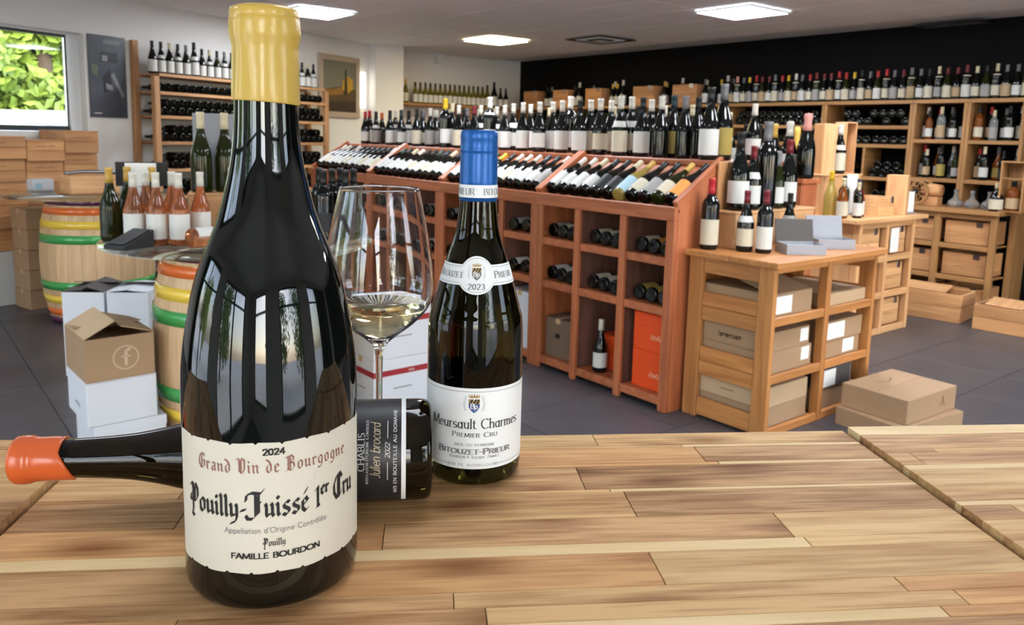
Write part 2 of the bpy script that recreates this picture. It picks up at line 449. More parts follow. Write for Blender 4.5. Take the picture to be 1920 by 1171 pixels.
for pxy, nm, lab in ((cl(1126, 75), 0, 'square white air diffuser with dark slots in the ceiling'), (cl(1803, 50), 1, 'plain grey square return grille beside the black wall')):
    t = tag(empty('ceiling_vent', (pxy[0], pxy[1], CZ-.02)), lab, 'ceiling vent')
    gm = M['frame_white'] if nm == 0 else mat('grey_grille', (120, 116, 112), .6)
    if nm == 0:
        for q, w in ((.29, .035), (.2, .04), (.11, .03)):
            for a in ((-q, q, -q, -q+w), (-q, q, q-w, q), (-q, -q+w, -q+w, q-w), (q-w, q, -q+w, q-w)):
                box('slat', *a, -.006-.03*(.29-q), .006, M['darkmetal'] if q != .2 else gm, t, bev=.001)
        box('core', -.08, .08, -.08, .08, -.01, .006, gm, t, bev=.001)
    else:
        box('grille', -.27, .27, -.27, .27, -.004, .01, gm, t)
        for q in ((-.3, .3, -.3, -.27), (-.3, .3, .27, .3), (-.3, -.27, -.27, .27), (.27, .3, -.27, .27)):
            box('frame', *q, -.008, .01, M['darkmetal'], t, bev=.001)
# ------------------------------------------------------------------ lettering: pen strokes swept with a flat nib
def arc(cx, cy, rx, ry, a0, a1, n=9):
    return [(cx+rx*math.cos(math.radians(a0+(a1-a0)*i/n)), cy+ry*math.sin(math.radians(a0+(a1-a0)*i/n))) for i in range(n+1)]
def mn(x, y0=0, y1=1):           # a blackletter minim
    return [(x-.1, y1-.04), (x, y1-.2), (x, y0+.2), (x+.11, y0+.05)]
BLACK = {
 'i': (.5, [mn(.2), [(.14, 1.42), (.26, 1.27)]]), 'l': (.5, [mn(.2, 0, 1.6)]),
 'u': (1.0, [mn(.2), mn(.7), [(.25, .1), (.62, .26)]]), 'n': (1.0, [mn(.2), mn(.7), [(.22, .72), (.62, .95)]]),
 'r': (.7, [mn(.2), [(.24, .76), (.44, .98), (.6, .82)]]),
 'o': (.95, [[(.47, 1), (.2, .8), (.2, .2), (.45, 0)], [(.45, 1), (.72, .8), (.72, .2), (.45, 0)]]),
 'e': (.84, [[(.5, 1), (.2, .8), (.2, .2), (.45, 0), (.68, .16)], [(.45, 1), (.68, .75), (.25, .48)]]),
 'y': (1.0, [mn(.2, .05), [(.6, .95), (.7, .8), (.7, 0), (.55, -.3), (.12, -.45)], [(.25, .1), (.62, .24)]]),
 's': (.86, [[(.68, .9), (.5, 1), (.22, .8), (.26, .6), (.64, .42), (.68, .2), (.42, 0), (.15, .12)]]),
 'a': (.95, [[(.2, .85), (.45, 1), (.68, .85), (.68, .2), (.8, .05)], [(.68, .6), (.3, .5), (.2, .22), (.4, 0), (.65, .2)]]),
 'd': (.95, [[(.1, 1.55), (.45, 1.35), (.72, .9), (.72, .2), (.45, 0), (.2, .2), (.2, .75), (.5, .95)]]),
 'g': (.95, [[(.45, 1), (.2, .8), (.2, .25), (.45, .05), (.68, .25)], [(.45, 1), (.72, .8), (.72, -.1), (.5, -.4), (.12, -.4)]]),
 '1': (.6, [[(.08, 1.3), (.32, 1.5), (.32, .15), (.2, 0)], [(.32, .15), (.45, .05)]]), '-': (.62, [[(.08, .48), (.5, .58)]]), ' ': (.55, []),
 'P': (1.3, [[(.38, 1.75), (.38, -.1), (.22, -.45), (.5, -.62)], [(-.02, 1.62), (.2, 1.78), (.38, 1.5)], [(.38, 1.5), (.75, 1.8), (1.08, 1.45), (1.08, .9), (.78, .55), (.42, .62)], [(.66, 1.6), (.66, .7)], [(.08, .95), (-.05, .62), (.2, .5)]]),
 'F': (1.5, [[(-.05, 1.2), (.02, 1.62), (.45, 1.78), (1.2, 1.7), (1.45, 1.98)], [(.78, 1.7), (.78, .12), (.5, -.1), (.1, -.1), (-.08, .14)], [(1.02, 1.6), (1.02, .3)], [(.78, .95), (1.2, 1.06)]]),
 'C': (1.3, [[(1.18, 1.5), (.92, 1.85), (.42, 1.65), (.12, 1.1), (.14, .5), (.46, .05), (.92, .14), (1.15, .42)], [(.64, 1.75), (.64, .15)], [(.82, 1.7), (.82, .2)]]),
 'G': (1.3, [[(1.12, 1.5), (.88, 1.8), (.4, 1.62), (.12, 1.1), (.14, .5), (.46, .05), (.82, .1), (1.08, .35), (1.08, .95)], [(.6, 1.7), (.6, .15)], [(.78, .9), (1.2, 1.02)]]),
 'V': (1.35, [[(0, 1.6), (.24, 1.76), (.4, 1.5), (.4, .3), (.72, 0), (1.05, .3)], [(.72, 1.76), (1.08, 1.5), (1.08, .5), (.72, 0)], [(.64, 1.6), (.64, .2)]]),
 'B': (1.35, [[(.3, 1.7), (.3, .15), (.05, -.08)], [(0, 1.58), (.3, 1.6), (.7, 1.8), (1.02, 1.5), (.95, 1.15), (.5, .95)], [(.5, .95), (1.02, .85), (1.12, .4), (.7, 0), (.2, .15)], [(.56, 1.6), (.56, .15)]]),
}
BLACK['é'] = (BLACK['e'][0], BLACK['e'][1]+[[(.38, 1.3), (.62, 1.62)]])
SK = {  # plain skeleton letters, capitals 1 high, small letters .62
 'A': (.8, [[(0, 0), (.38, 1), (.76, 0)], [(.14, .34), (.62, .34)]]),
 'B': (.72, [[(.08, 0), (.08, 1)], [(.08, 1), (.34, 1)]+arc(.34, .76, .24, .24, 90, -90)+[(.08, .52)], [(.34, .52)]+arc(.38, .26, .28, .26, 90, -90)+[(.08, 0)]]),
 'C': (.86, [arc(.5, .5, .44, .5, 48, 312, 14)]), 'D': (.86, [[(.08, 0), (.08, 1)], [(.08, 1), (.34, 1)]+arc(.34, .5, .44, .5, 90, -90, 12)+[(.08, 0)]]),
 'E': (.64, [[(.08, 0), (.08, 1)], [(.08, 1), (.54, 1)], [(.08, .52), (.46, .52)], [(.08, 0), (.56, 0)]]),
 'F': (.6, [[(.08, 0), (.08, 1)], [(.08, 1), (.54, 1)], [(.08, .52), (.46, .52)]]),
 'G': (.9, [arc(.5, .5, .44, .5, 48, 325, 14), [(.9, .2), (.9, .46), (.6, .46)]]), 'H': (.82, [[(.08, 0), (.08, 1)], [(.74, 0), (.74, 1)], [(.08, .52), (.74, .52)]]),
 'I': (.3, [[(.14, 0), (.14, 1)]]), 'J': (.5, [[(.36, 1), (.36, .2)]+arc(.18, .2, .18, .2, 0, -140)]),
 'L': (.6, [[(.08, 1), (.08, 0)], [(.08, 0), (.54, 0)]]), 'M': (1.0, [[(.06, 0), (.12, 1)], [(.12, 1), (.5, .08)], [(.5, .08), (.88, 1)], [(.88, 1), (.94, 0)]]),
 'N': (.86, [[(.08, 0), (.08, 1)], [(.08, 1), (.76, 0)], [(.76, 0), (.76, 1)]]), 'O': (.98, [arc(.48, .5, .44, .5, 0, 360, 20)]),
 'P': (.66, [[(.08, 0), (.08, 1)], [(.08, 1), (.34, 1)]+arc(.34, .74, .26, .26, 90, -90)+[(.08, .48)]]),
 'R': (.72, [[(.08, 0), (.08, 1)], [(.08, 1), (.34, 1)]+arc(.34, .74, .26, .26, 90, -90)+[(.08, .48)], [(.36, .48), (.68, 0)]]),
 'S': (.64, [arc(.32, .75, .24, .25, 40, 270)+arc(.32, .25, .27, .25, 90, -140)]), 'T': (.7, [[(.34, 0), (.34, 1)], [(.02, 1), (.66, 1)]]),
 'U': (.82, [[(.1, 1), (.1, .32)]+arc(.4, .32, .3, .32, 180, 360)+[(.7, 1)]]), 'V': (.78, [[(0, 1), (.38, 0)], [(.38, 0), (.76, 1)]]),
 'X': (.76, [[(0, 0), (.7, 1)], [(0, 1), (.7, 0)]]), 'Y': (.74, [[(0, 1), (.36, .48)], [(.36, .48), (.72, 1)], [(.36, .48), (.36, 0)]]), 'Z': (.7, [[(.04, 1), (.62, 1)], [(.62, 1), (.04, 0)], [(.04, 0), (.64, 0)]]),
 '-': (.42, [[(.06, .42), (.34, .42)]]), "'": (.25, [[(.1, 1), (.08, .78)]]), ' ': (.42, []),
 '0': (.66, [arc(.31, .5, .26, .5, 0, 360, 16)]), '2': (.64, [arc(.3, .72, .25, .28, 165, -20)+[(.06, 0)], [(.06, 0), (.58, 0)]]),
 '3': (.62, [arc(.28, .76, .22, .24, 150, -90, 10)+arc(.28, .26, .26, .26, 90, -150, 10)]), '4': (.7, [[(.48, 0), (.48, 1), (.04, .28), (.64, .28)]]),
 'a': (.62, [arc(.28, .3, .22, .3, 0, 360, 14), [(.5, .6), (.5, 0)]]), 'b': (.64, [[(.1, 1), (.1, 0)], arc(.34, .3, .24, .3, 0, 360, 14)]),
 'c': (.54, [arc(.3, .3, .23, .3, 50, 310, 10)]), 'd': (.64, [arc(.28, .3, .22, .3, 0, 360, 14), [(.5, 1), (.5, 0)]]),
 'e': (.58, [[(.07, .32), (.5, .32)]+arc(.29, .3, .22, .3, 4, 310, 14)]), 'g': (.62, [arc(.28, .3, .22, .3, 0, 360, 14), [(.5, .6), (.5, -.1)]+arc(.28, -.1, .22, .18, 0, -150)]),
 'h': (.62, [[(.1, 1), (.1, 0)], [(.1, .34)]+arc(.3, .38, .2, .22, 180, 0)+[(.5, 0)]]), 'i': (.24, [[(.12, .6), (.12, 0)], [(.12, .84), (.12, .8)]]),
 'l': (.24, [[(.12, 1), (.12, 0)]]), 'm': (.96, [[(.1, .6), (.1, 0)], [(.1, .34)]+arc(.28, .38, .18, .22, 180, 0)+[(.46, 0)], [(.46, .34)]+arc(.64, .38, .18, .22, 180, 0)+[(.82, 0)]]),
 'n': (.62, [[(.1, .6), (.1, 0)], [(.1, .34)]+arc(.3, .38, .2, .22, 180, 0)+[(.5, 0)]]), 'o': (.62, [arc(.3, .3, .24, .3, 0, 360, 16)]),
 'p': (.64, [[(.1, .6), (.1, -.3)], arc(.34, .3, .24, .3, 0, 360, 14)]), 'r': (.42, [[(.1, .6), (.1, 0)], [(.1, .36)]+arc(.28, .38, .18, .22, 180, 60)]),
 's': (.48, [arc(.24, .45, .17, .15, 40, 270, 8)+arc(.24, .15, .19, .15, 90, -140, 8)]), 't': (.4, [[(.16, .84), (.16, .1), (.3, 0)], [(.02, .6), (.32, .6)]]),
 'u': (.62, [[(.1, .6), (.1, .22)]+arc(.3, .22, .2, .22, 180, 360)+[(.5, .6)], [(.5, .3), (.5, 0)]]), 'z': (.5, [[(.05, .6), (.42, .6), (.05, 0), (.44, 0)]]),
 'y': (.58, [[(.05, .6), (.28, 0)], [(.5, .6), (.28, 0), (.14, -.3)]]), 'v': (.56, [[(.05, .6), (.27, 0), (.49, .6)]]),
}
SK['#'] = (.6, [[(.05, .32), (.5, .36)]])          # print too small or blurred to read: a worn dash
SK['~'] = (.9, [[(0, .2), (.2, .8), (.35, .1), (.55, .7), (.7, .15), (.9, .6)]])
for a, b, ac in (('É', 'E', [[(.26, 1.1), (.42, 1.26)]]), ('Ô', 'O', [[(.28, 1.1), (.48, 1.26), (.68, 1.1)]]), ('À', 'A', [[(.3, 1.26), (.44, 1.1)]]), ('ô', 'o', [[(.14, .74), (.3, .9), (.46, .74)]]), ('é', 'e', [[(.24, .74), (.4, .92)]])):
    SK[a] = (SK[b][0], SK[b][1]+ac)
def nib_poly(p, q, w, ang, t):
    ax = Vector((math.cos(ang), math.sin(ang)))*w/2; bx_ = Vector((-math.sin(ang), math.cos(ang)))*t/2
    cs = [ax+bx_, ax-bx_, -ax-bx_, -ax+bx_]
    pts = [Vector(p)+c for c in cs]+[Vector(q)+c for c in cs]
    pts = sorted(set((round(a.x, 6), round(a.y, 6)) for a in pts))
    def half(ps):
        h = []
        for a in ps:
            while len(h) > 1 and (h[-1][0]-h[-2][0])*(a[1]-h[-2][1])-(h[-1][1]-h[-2][1])*(a[0]-h[-2][0]) <= 0: h.pop()
            h.append(a)
        return h
    return half(pts)[:-1]+half(pts[::-1])[:-1]
def text_polys(s, size, font='sans', pen=None, track=0, small=0, slant=0, up=()):
    """convex polygons for a line of text, centred on x, baseline 0; small: capitals for small letters at that scale; up: raised letters"""
    G = BLACK if font == 'black' else SK
    pen = pen or {'black': (.27, math.radians(40), .03), 'serif': (.15, math.radians(14), .03), 'bold': (.2, 0, .17), 'sans': (.1, 0, .1), 'thin': (.06, 0, .06)}[font]
    x, out = 0, []
    for i, ch in enumerate(s):
        k, g, dy = 1.0, ch, 0
        if small and ch.islower(): k, g = small, ch.upper()
        if i in up: k, dy = .62, .85
        w, strokes = G.get(g, G[' '])
        for st in strokes:
            pts = [((x+a*k+slant*(b*k)), b*k+dy) for a, b in st]
            for p, q in zip(pts, pts[1:]): out.append(nib_poly(p, q, pen[0]*max(k, .8), pen[1], pen[2]*max(k, .8)))
            if font == 'serif' and len(st) >= 2:     # bracket ends
                for e in (st[0], st[-1]):
                    if e[1] in (0, 1, .6) and (abs(st[1][0]-st[0][0]) < .1 or g in 'AMNVXY'):
                        cx, cy = x+e[0]*k, e[1]*k+dy
                        out.append(nib_poly((cx-.12*k, cy), (cx+.12*k, cy), .03, 0, .05))
        x += (w+track)*k
    x -= track
    return [[((a-x/2)*size, b*size) for a, b in pl] for pl in out], x*size
def text_obj(name, polys, fn, m, parent):
    v, f = [], []
    for pl in polys:
        k0 = len(v); v += [fn(a, b) for a, b in pl]; f.append(tuple(range(k0, len(v))))
    return new(name, mesh_from(name, v, f), m, parent)
def wrap(rfun, eps=.0003):
    """flat (u, v) -> bottle skin, centred on the local -X side; u runs left to right for the viewer"""
    def fn(u, v):
        r = rfun(v); a = PI + u/r
        return ((r+eps)*math.cos(a), (r+eps)*math.sin(a), v)
    return fn
def sheet(name, rfun, eps, u0, u1, top, bot, m, parent, nu=60, nv=6):
    fn = wrap(rfun, eps)
    us = [u0+(u1-u0)*i/nu for i in range(nu+1)] if isinstance(nu, int) else nu
    v, f = [], []
    for u in us:
        t, b = top(u), bot(u)
        for j in range(nv+1): v.append(fn(u, b+(t-b)*j/nv))
    n = nv+1
    for i in range(len(us)-1):
        for j in range(nv): f.append((i*n+j, (i+1)*n+j, (i+1)*n+j+1, i*n+j+1))
    return new(name, mesh_from(name, v, f, True), m, parent)
def put(parent, s, size, z, fn_r, m, font='sans', u=0, eps=.0006, name='lettering', width=None, **kw):
    pl, w = text_polys(s, size, font, **kw)
    if width: pl = [[(a*width/w, b) for a, b in q] for q in pl]
    f = wrap(fn_r, eps)
    return text_obj(name, pl, lambda a, b: f(a+u, b+z), m, parent)
def rlookup(prof):
    def fn(z):
        for (r0, z0), (r1, z1) in zip(prof, prof[1:]):
            if z0 <= z <= z1 and z1 > z0: return r0+(r1-r0)*(z-z0)/(z1-z0)
        return prof[-2][0]
    return fn
def project(p):
    q = Vector(p)-O; d = q.dot(FWD)
    return 960+FPX*q.dot(RIGHT)/d, PPY+FPX*q.dot(DOWN)/d
def front_z(c, r, y):            # height above the base at which the near side of an upright bottle crosses picture row y
    h = Vector((c[0], c[1], 0)).normalized()*r
    lo, hi = -.05, .5
    for _ in range(40):
        mid = (lo+hi)/2
        if project((c[0]-h.x, c[1]-h.y, c[2]+mid))[1] > y: lo = mid
        else: hi = mid
    return lo

# ------------------------------------------------------------------ the bar tables
TZ = 1.10
TT = Vector((.536, .844, 0)).normalized(); TS = Vector((TT.y, -TT.x, 0))
TA = math.atan2(TS.y, TS.x)      # table axes: x along the staves, y away from the lens
PL = {'tan': wood('acacia_tan', (212, 173, 122), (166, 122, 78), .58, spec=.1, along=3.2, knots=True, rand=.06, fine=.9), 'brown': wood('acacia_brown', (200, 158, 112), (148, 106, 68), .58, spec=.1, along=3.2, knots=True, rand=.06, fine=1.0),
      'pale': wood('acacia_sapwood', (230, 203, 156), (212, 180, 132), .58, spec=.1, along=3.2, rand=.03, fine=.4), 'red': wood('acacia_red', (212, 163, 111), (172, 120, 76), .58, spec=.1, along=3.2, rand=.05, knots=True, fine=.8), 'gold': wood('acacia_gold', (216, 180, 128), (180, 140, 92), .58, spec=.1, along=3.2, rand=.05, fine=.8)}
def table(label, x0, x1, rows, z, round_far=False, legs=True):
    """rows: (near edge, far edge, [(stave start, stave end, wood)])"""
    t = tag(empty('bar_table', (0, 0, 0), TA), label, 'table')
    y0, y1 = min(r[0] for r in rows), max(r[1] for r in rows)
    g = .0003
    for a, b, st in rows:
        for p, q, w in st:
            o = box('stave', p+g, q-g, a+g*.6, b-g*.6, z-.026, z, PL[w], t, bev=.0004)
            o.material_slots[0].material = PL[w][0]
    lz = z-.027
    box('apron', x0+.04, x1-.04, y1-.10, y1-.075, lz-.07, lz, M['oak'], t); box('apron', x0+.04, x1-.04, y0+.04, y0+.065, lz-.07, lz, M['oak'], t)
    for lx in (x0+.045, x1-.105):
        for ly in (y1-.16, y0+.07): box('leg', lx, lx+.06, ly, ly+.06, 0, lz, M['oak'], t)
    return t
XL, XR, FE, NE = -.312, .444, .763, .30
def row(a, b, joints, woods):
    xs = [XL+.002]+joints+[XR-.002]
    return (a, b, [(xs[i], xs[i+1], woods[i]) for i in range(len(woods))])
table('wide wooden bar table of acacia staves that the bottles stand on', XL, XR, [
 row(.732, FE, [-.06, .171], ['tan', 'gold', 'tan']),
 row(.727, .732, [.255], ['tan', 'pale']), row(.690, .727, [-.12, .266], ['brown', 'red', 'brown']), row(.684, .690, [.277], ['red', 'pale']),
 row(.6365, .684, [-.2, .139], ['tan', 'brown', 'brown']), row(.6315, .6365, [.16], ['tan', 'pale']),
 row(.586, .6315, [-.188, .171], ['brown', 'tan', 'brown']),
 row(.546, .586, [-.03, .285], ['red', 'brown', 'gold']), row(.5315, .546, [.292], ['pale', 'gold']),
 row(.488, .5315, [-.1, .165], ['brown', 'red', 'gold']), row(.470, .488, [.02, .33], ['brown', 'tan', 'red']),
 row(.452, .470, [-.15, .04, .362], ['red', 'brown', 'tan', 'red']), row(.440, .452, [.34], ['pale', 'red']),
 row(.385, .440, [-.08, .2], ['brown', 'tan', 'brown']), row(.34, .385, [.1], ['red', 'gold']), row(NE, .34, [-.1], ['tan', 'brown'])], TZ)
def side_rows(a, b, spec):
    return [(y0, y1, [(p, q, w) for p, q, w in ([(a, b, ws[0])] if len(ws) == 1 else [(a, js, ws[0]), (js, b, ws[1])])]) for y0, y1, ws, js in spec]
table('wooden bar table of pale acacia staves under no bottles beside the cartons', XR+.002, XR+.55, side_rows(XR+.002, XR+.55, [
 (.737, FE-.002, ['pale'], 0), (.700, .737, ['brown'], 0), (.690, .700, ['brown', 'gold'], .50), (.662, .690, ['tan', 'brown'], .47), (.652, .662, ['pale'], 0), (.606, .652, ['gold'], 0), (.588, .606, ['brown', 'gold'], .6),
 (.580, .588, ['pale'], 0), (.555, .580, ['brown', 'gold'], .49), (.53, .555, ['gold', 'brown'], .55), (.49, .53, ['tan'], 0), (.44, .49, ['brown'], 0), (.36, .44, ['tan'], 0), (NE, .36, ['gold'], 0)]), TZ+.005)
table('wooden bar table of acacia staves below the orange wax capsule', XL-.55, XL-.002, side_rows(XL-.55, XL-.002, [
 (.735, FE-.003, ['brown'], 0), (.69, .735, ['tan'], 0), (.64, .69, ['gold'], 0), (.59, .64, ['tan', 'brown'], -.42), (.53, .59, ['red'], 0), (.46, .53, ['brown'], 0), (.38, .46, ['tan'], 0), (NE, .38, ['red'], 0)]), TZ+.005)

# ------------------------------------------------------------------ foreground bottles
fg_dark = mat('magnum_glass', (10, 13, 11), .035, ior=1.52, spec=.6)
fg_green = mat('burgundy_glass', (54, 51, 17), .012, trans=1.0, ior=1.38)
fg_olive = mat('chablis_glass', (30, 28, 9), .012, trans=1.0, ior=1.38)
wax_y = mat('yellow_wax', (196, 164, 76), .28, bump=.12, bscale=45, coat=.2)
wax_o = mat('orange_wax', (198, 90, 42), .25, bump=.12, bscale=60, coat=.2)
foil = mat('blue_foil', (28, 92, 168), .3, bump=.1, bscale=90, metal=.25)
ivory = mat('ivory_label', (202, 197, 183), .55, bump=.03, bscale=400)
lab_w = mat('white_label_paper', (232, 236, 238), .5)
lab_k = mat('black_label_paper', (40, 40, 43), .42, bump=.05, bscale=500)
ink = M['ink']; ink_red = mat('faded_red_ink', (136, 88, 76), .6); ink_w = mat('white_ink', (222, 222, 220), .5); ink_g = mat('silver_ink', (140, 142, 146), .4, metal=.3); ink_b = mat('blue_ink', (44, 84, 150), .5)
gold = mat('gold_ink', (168, 142, 92), .35, metal=.5)
def toward(c):                   # turn that brings the label side (-X) to the lens
    return math.atan2(c[1], c[0])

# magnum
pm = onz(516, 1148, TZ); hd = Vector((pm.x, pm.y, 0)).normalized(); cm = Vector((pm.x, pm.y, TZ))+hd*.0562
MS = .957                        # girth against the profile below
mprof = spline([(.0594, .012), (.0594, .06), (.0594, .10), (.059, .138), (.0572, .16), (.0536, .182), (.0493, .2015), (.0432, .219), (.0378, .2315), (.0324, .246), (.0272, .265), (.0237, .281), (.0215, .298), (.0206, .3185), (.0202, .335)])
mp_full = [(r*MS, z) for r, z in [(0, .012), (.03, .008), (.046, .0004), (.0525, 0), (.0565, .0025), (.0588, .007)]+mprof+[(.0200, .372), (0, .372)]]
MR = .0594*MS
mr = rlookup(mp_full[5:])
mg = tag(empty('magnum_bottle', cm, toward(cm)), 'large black magnum wine bottle with yellow wax capsule and cream gothic label', 'wine bottle')
new('glass_body', lathe_mesh('magnum_glass', mp_full, 128), fg_dark, mg)
wp = spline([(.0209, .3175), (.0211, .322), (.0208, .335), (.0206, .3465), (.0204, .3515), (.0211, .3555), (.0219, .3595), (.0219, .3655), (.0216, .3688), (.0211, .3700), (.0213, .3715), (.0205, .3752), (.017, .377)], 4)
me = lathe_mesh('wax', [(.0203, .3172)]+wp+[(0, .3775)], 96)
for v in me.vertices:            # hand-dipped: edge runs askew, skin a little uneven
    a = math.atan2(v.co.y, v.co.x); k = 1+.008*math.sin(3*a+v.co.z*90)+.006*math.sin(7*a-v.co.z*60)
    v.co.x *= k; v.co.y *= k
    if v.co.z < .33: v.co.z += .0012*math.sin(a-.3)
wx = new('wax_capsule', me, wax_y, mg)
new('wax_drip', tube_mesh('drip', [(-.0188*math.cos(a*.09-.3), -.0213*math.sin(a*.09-.3)*-1, .3706-.0011*math.sin(a*.45)) for a in range(11)], .0011, 8), wax_y, wx)
zt, zb = front_z(cm, MR, 829), front_z(cm, MR, 1072)
def notch(u, sgn, seed):
    d = abs((u+seed) % .0155 - .00775)
    return sgn*max(0, .0013-d*.9) + .0003*math.sin(u*210+seed*90)
us = [-.0752+i*.1504/420 for i in range(421)]
ml = sheet('label', mr, .00025, 0, 0, lambda u: zt-notch(u, 1, .002), lambda u: zb+notch(u, 1, .006), ivory, mg, us, 3)
zz = lambda y: front_z(cm, MR, y)
put(ml, '2024', .0038, zz(851.5), mr, ink, 'bold', u=.001, track=.05, width=.0132)
put(ml, 'Grand Vin de Bourgogne', .0054, zz(884.5), mr, ink_red, 'black', pen=(.2, math.radians(40), .05), u=.001, track=.10, width=.100)
put(ml, 'Pouilly-Fuissé 1er Cru', .0090, zz(967), mr, ink, 'black', u=.0008, up=(16, 17), pen=(.30, math.radians(40), .04), track=-.03, width=.1195)
put(ml, "Appellation d'Origine Contrôlée", .0034, zz(996.5), mr, M['greyink'], 'thin', pen=(.09, 0, .09), u=.002, track=.055, width=.0640)
put(ml, 'Pouilly', .0030, zz(1021.5), mr, ink, 'black', u=.0005, width=.0135)
put(ml, 'FAMILLE BOURDON', .0034, zz(1043.5), mr, ink, 'bold', u=.0015, track=.05, width=.055)

# white burgundy with blue capsule
pb = onz(886, 921, TZ); hb = Vector((pb.x, pb.y, 0)).normalized(); cb = Vector((pb.x, pb.y, TZ))+hb*.050
bprof = spline([(.0423, .012), (.0424, .06), (.0424, .1145), (.0416, .139), (.0392, .15), (.0365, .160), (.0322, .176), (.0262, .196), (.0227, .2055), (.0190, .2195), (.0166, .238), (.0156, .2545)])
bp_full = [(0, .014), (.02, .01), (.033, .0005), (.0375, 0), (.0405, .002), (.042, .006)]+bprof+[(.0152, .300), (0, .300)]
br = rlookup(bp_full[5:])
bb = tag(empty('burgundy_bottle', cb, toward(cb)), 'upright white burgundy bottle with blue foil capsule and white crest label', 'wine bottle')
new('glass_body', lathe_mesh('burgundy_glass', bp_full, 112), fg_green, bb)
cpp = [(.0165, .2445), (.0168, .2445), (.0165, .262), (.0161, .2845), (.0160, .2863), (.0164, .2868), (.0164, .2884), (.0162, .289), (.0159, .2965), (.0162, .2972), (.0162, .3), (.0158, .3035), (.0152, .305), (0, .3052)]
cp = new('capsule', lathe_mesh('foil', cpp, 96), foil, bb)
crf = lambda z: .01675-.016*(z-.2445)*1.0
zc0, zc1 = front_z(cb, .0166, 371), front_z(cb, .0166, 347)
sheet('capsule_band', crf, .0003, -.05, .05, lambda u: zc1, lambda u: zc0, lab_w, cp, 60, 1)
put(cp, 'PRIEUR   BITOUZET', .0052, zc0+.0026, crf, M['greyink'], 'serif', u=.0055, track=.06)
put(cp, 'BITOUZET', .0052, zc0+.0026, crf, M['greyink'], 'serif', u=-.036, track=.06)
def emblem(parent, rf, zc, s, withtext=True):
    """shield under a crown between grey sprays; s = half width"""
    f = wrap(rf, .0005); g = wrap(rf, .0007)
    def poly(name, pts, m, fn=f):
        return text_obj(name, [pts], lambda a, b: fn(a, b+zc), m, parent)
    sh = [(-s, s*.1), (s, s*.1), (s*.98, -s*.5), (s*.6, -s*1.1), (0, -s*1.6), (-s*.6, -s*1.1), (-s*.98, -s*.5)]
    poly('crest_shield', sh, ink_b); poly('crest_band', [(-s, s*.1), (-s, s*1.0), (s, s*1.0), (s, s*.1)], gold)
    text_obj('crest_stripes', [[(-s*.9+k*s*.6, s*.15), (-s*.55+k*s*.6, s*.15), (-s*.15+k*s*.6, s*.95), (-s*.5+k*s*.6, s*.95)] for k in range(3)], lambda a, b: g(min(a, s), b+zc), ink, parent)
    cr = [[(-s*.9, s*1.25), (s*.9, s*1.25), (s*.85, s*1.5), (-s*.85, s*1.5)]]+[[(k*s*.42-s*.2, s*1.5), (k*s*.42+s*.2, s*1.5), (k*s*.5, s*(2.15-.12*abs(k)))] for k in (-2, -1, 0, 1, 2)]
    text_obj('crown', cr, lambda a, b: f(a, b+zc), gold, parent)
    lv = []
    for sg in (-1, 1):
        for k in range(9):
            a = -1.0+k*.27; cx, cy = sg*s*(1.55+.25*math.cos(a*1.5)), s*(.1+a*1.15)
            lv.append([(cx-sg*s*.3, cy-s*.12), (cx, cy-s*.16), (cx+sg*s*.34, cy+s*.1), (cx, cy+s*.12)])
    text_obj('sprays', lv, lambda a, b: f(a, b+zc), mat('pale_grey_ink', (196, 200, 204), .5), parent)
    pl, w = text_polys('Bp', s*.95, 'serif', pen=(.2, .2, .08))
    text_obj('lettering', pl, lambda a, b: g(a, b+zc-s*.75), ink_w, parent)
def border(parent, rf, u0, u1, z0, z1, m, w=.0004, name='border_line', eps=.0005):
    f = wrap(rf, eps); n = 40
    pl = []
    for zc in (z0, z1):
        for i in range(n):
            a, b = u0+(u1-u0)*i/n, u0+(u1-u0)*(i+1)/n
            pl.append([(a, zc-w/2), (b, zc-w/2), (b, zc+w/2), (a, zc+w/2)])
    for u in (u0, u1): pl.append([(u-w/2, z0), (u+w/2, z0), (u+w/2, z1), (u-w/2, z1)])
    return text_obj(name, pl, lambda a, b: f(a, b), m, parent)
zl0, zl1 = front_z(cb, .0424, 879), front_z(cb, .0424, 728)
bl = sheet('label', br, .00025, -.066, .066, lambda u: zl1-max(0, abs(u)-.064)*1.2, lambda u: zl0+max(0, abs(u)-.064)*1.2, lab_w, bb, 60, 3)
zq = lambda y: front_z(cb, .0424, y)
border(bl, br, -.0635, .0635, zl0+.0035, zl1-.003, M['greyink'])
new('label_gap', mesh_from('gap', [wrap(br, .0006)(u, zl0+z) for u, z in [(-.022+.0044*i, h) for i in range(11) for h in (.0025, .0048)]], [(2*i, 2*i+2, 2*i+3, 2*i+1) for i in range(10)]), lab_w, bl)
emblem(bl, br, zq(758), .0047)
put(bl, 'Meursault Charmes', .0086, zq(803), br, ink, 'serif', u=.002, pen=(.13, math.radians(12), .035), track=.045, width=.0845)
put(bl, 'Premier Cru', .0042, zq(819), br, ink, 'serif', u=.001, small=.8, track=.16, width=.0392)
put(bl, 'MISE DU DOMAINE', .0022, zq(836), br, M['greyink'], 'serif', u=.001, track=.15, width=.0351)
put(bl, 'Bitouzet-Prieur', .0050, zq(851), br, ink_g, 'serif', u=.001, small=.82, pen=(.26, .2, .1), track=.06, width=.0665)
put(bl, 'Vigneron À Volnay. France', .0026, zq(859), br, M['greyink'], 'serif', u=.001, small=.8, track=.1, width=.0445)
put(bl, 'VIN DE BOURGOGNE', .0023, zl0+.0026, br, M['greyink'], 'serif', u=0, track=.3, eps=.0008, width=.0445)
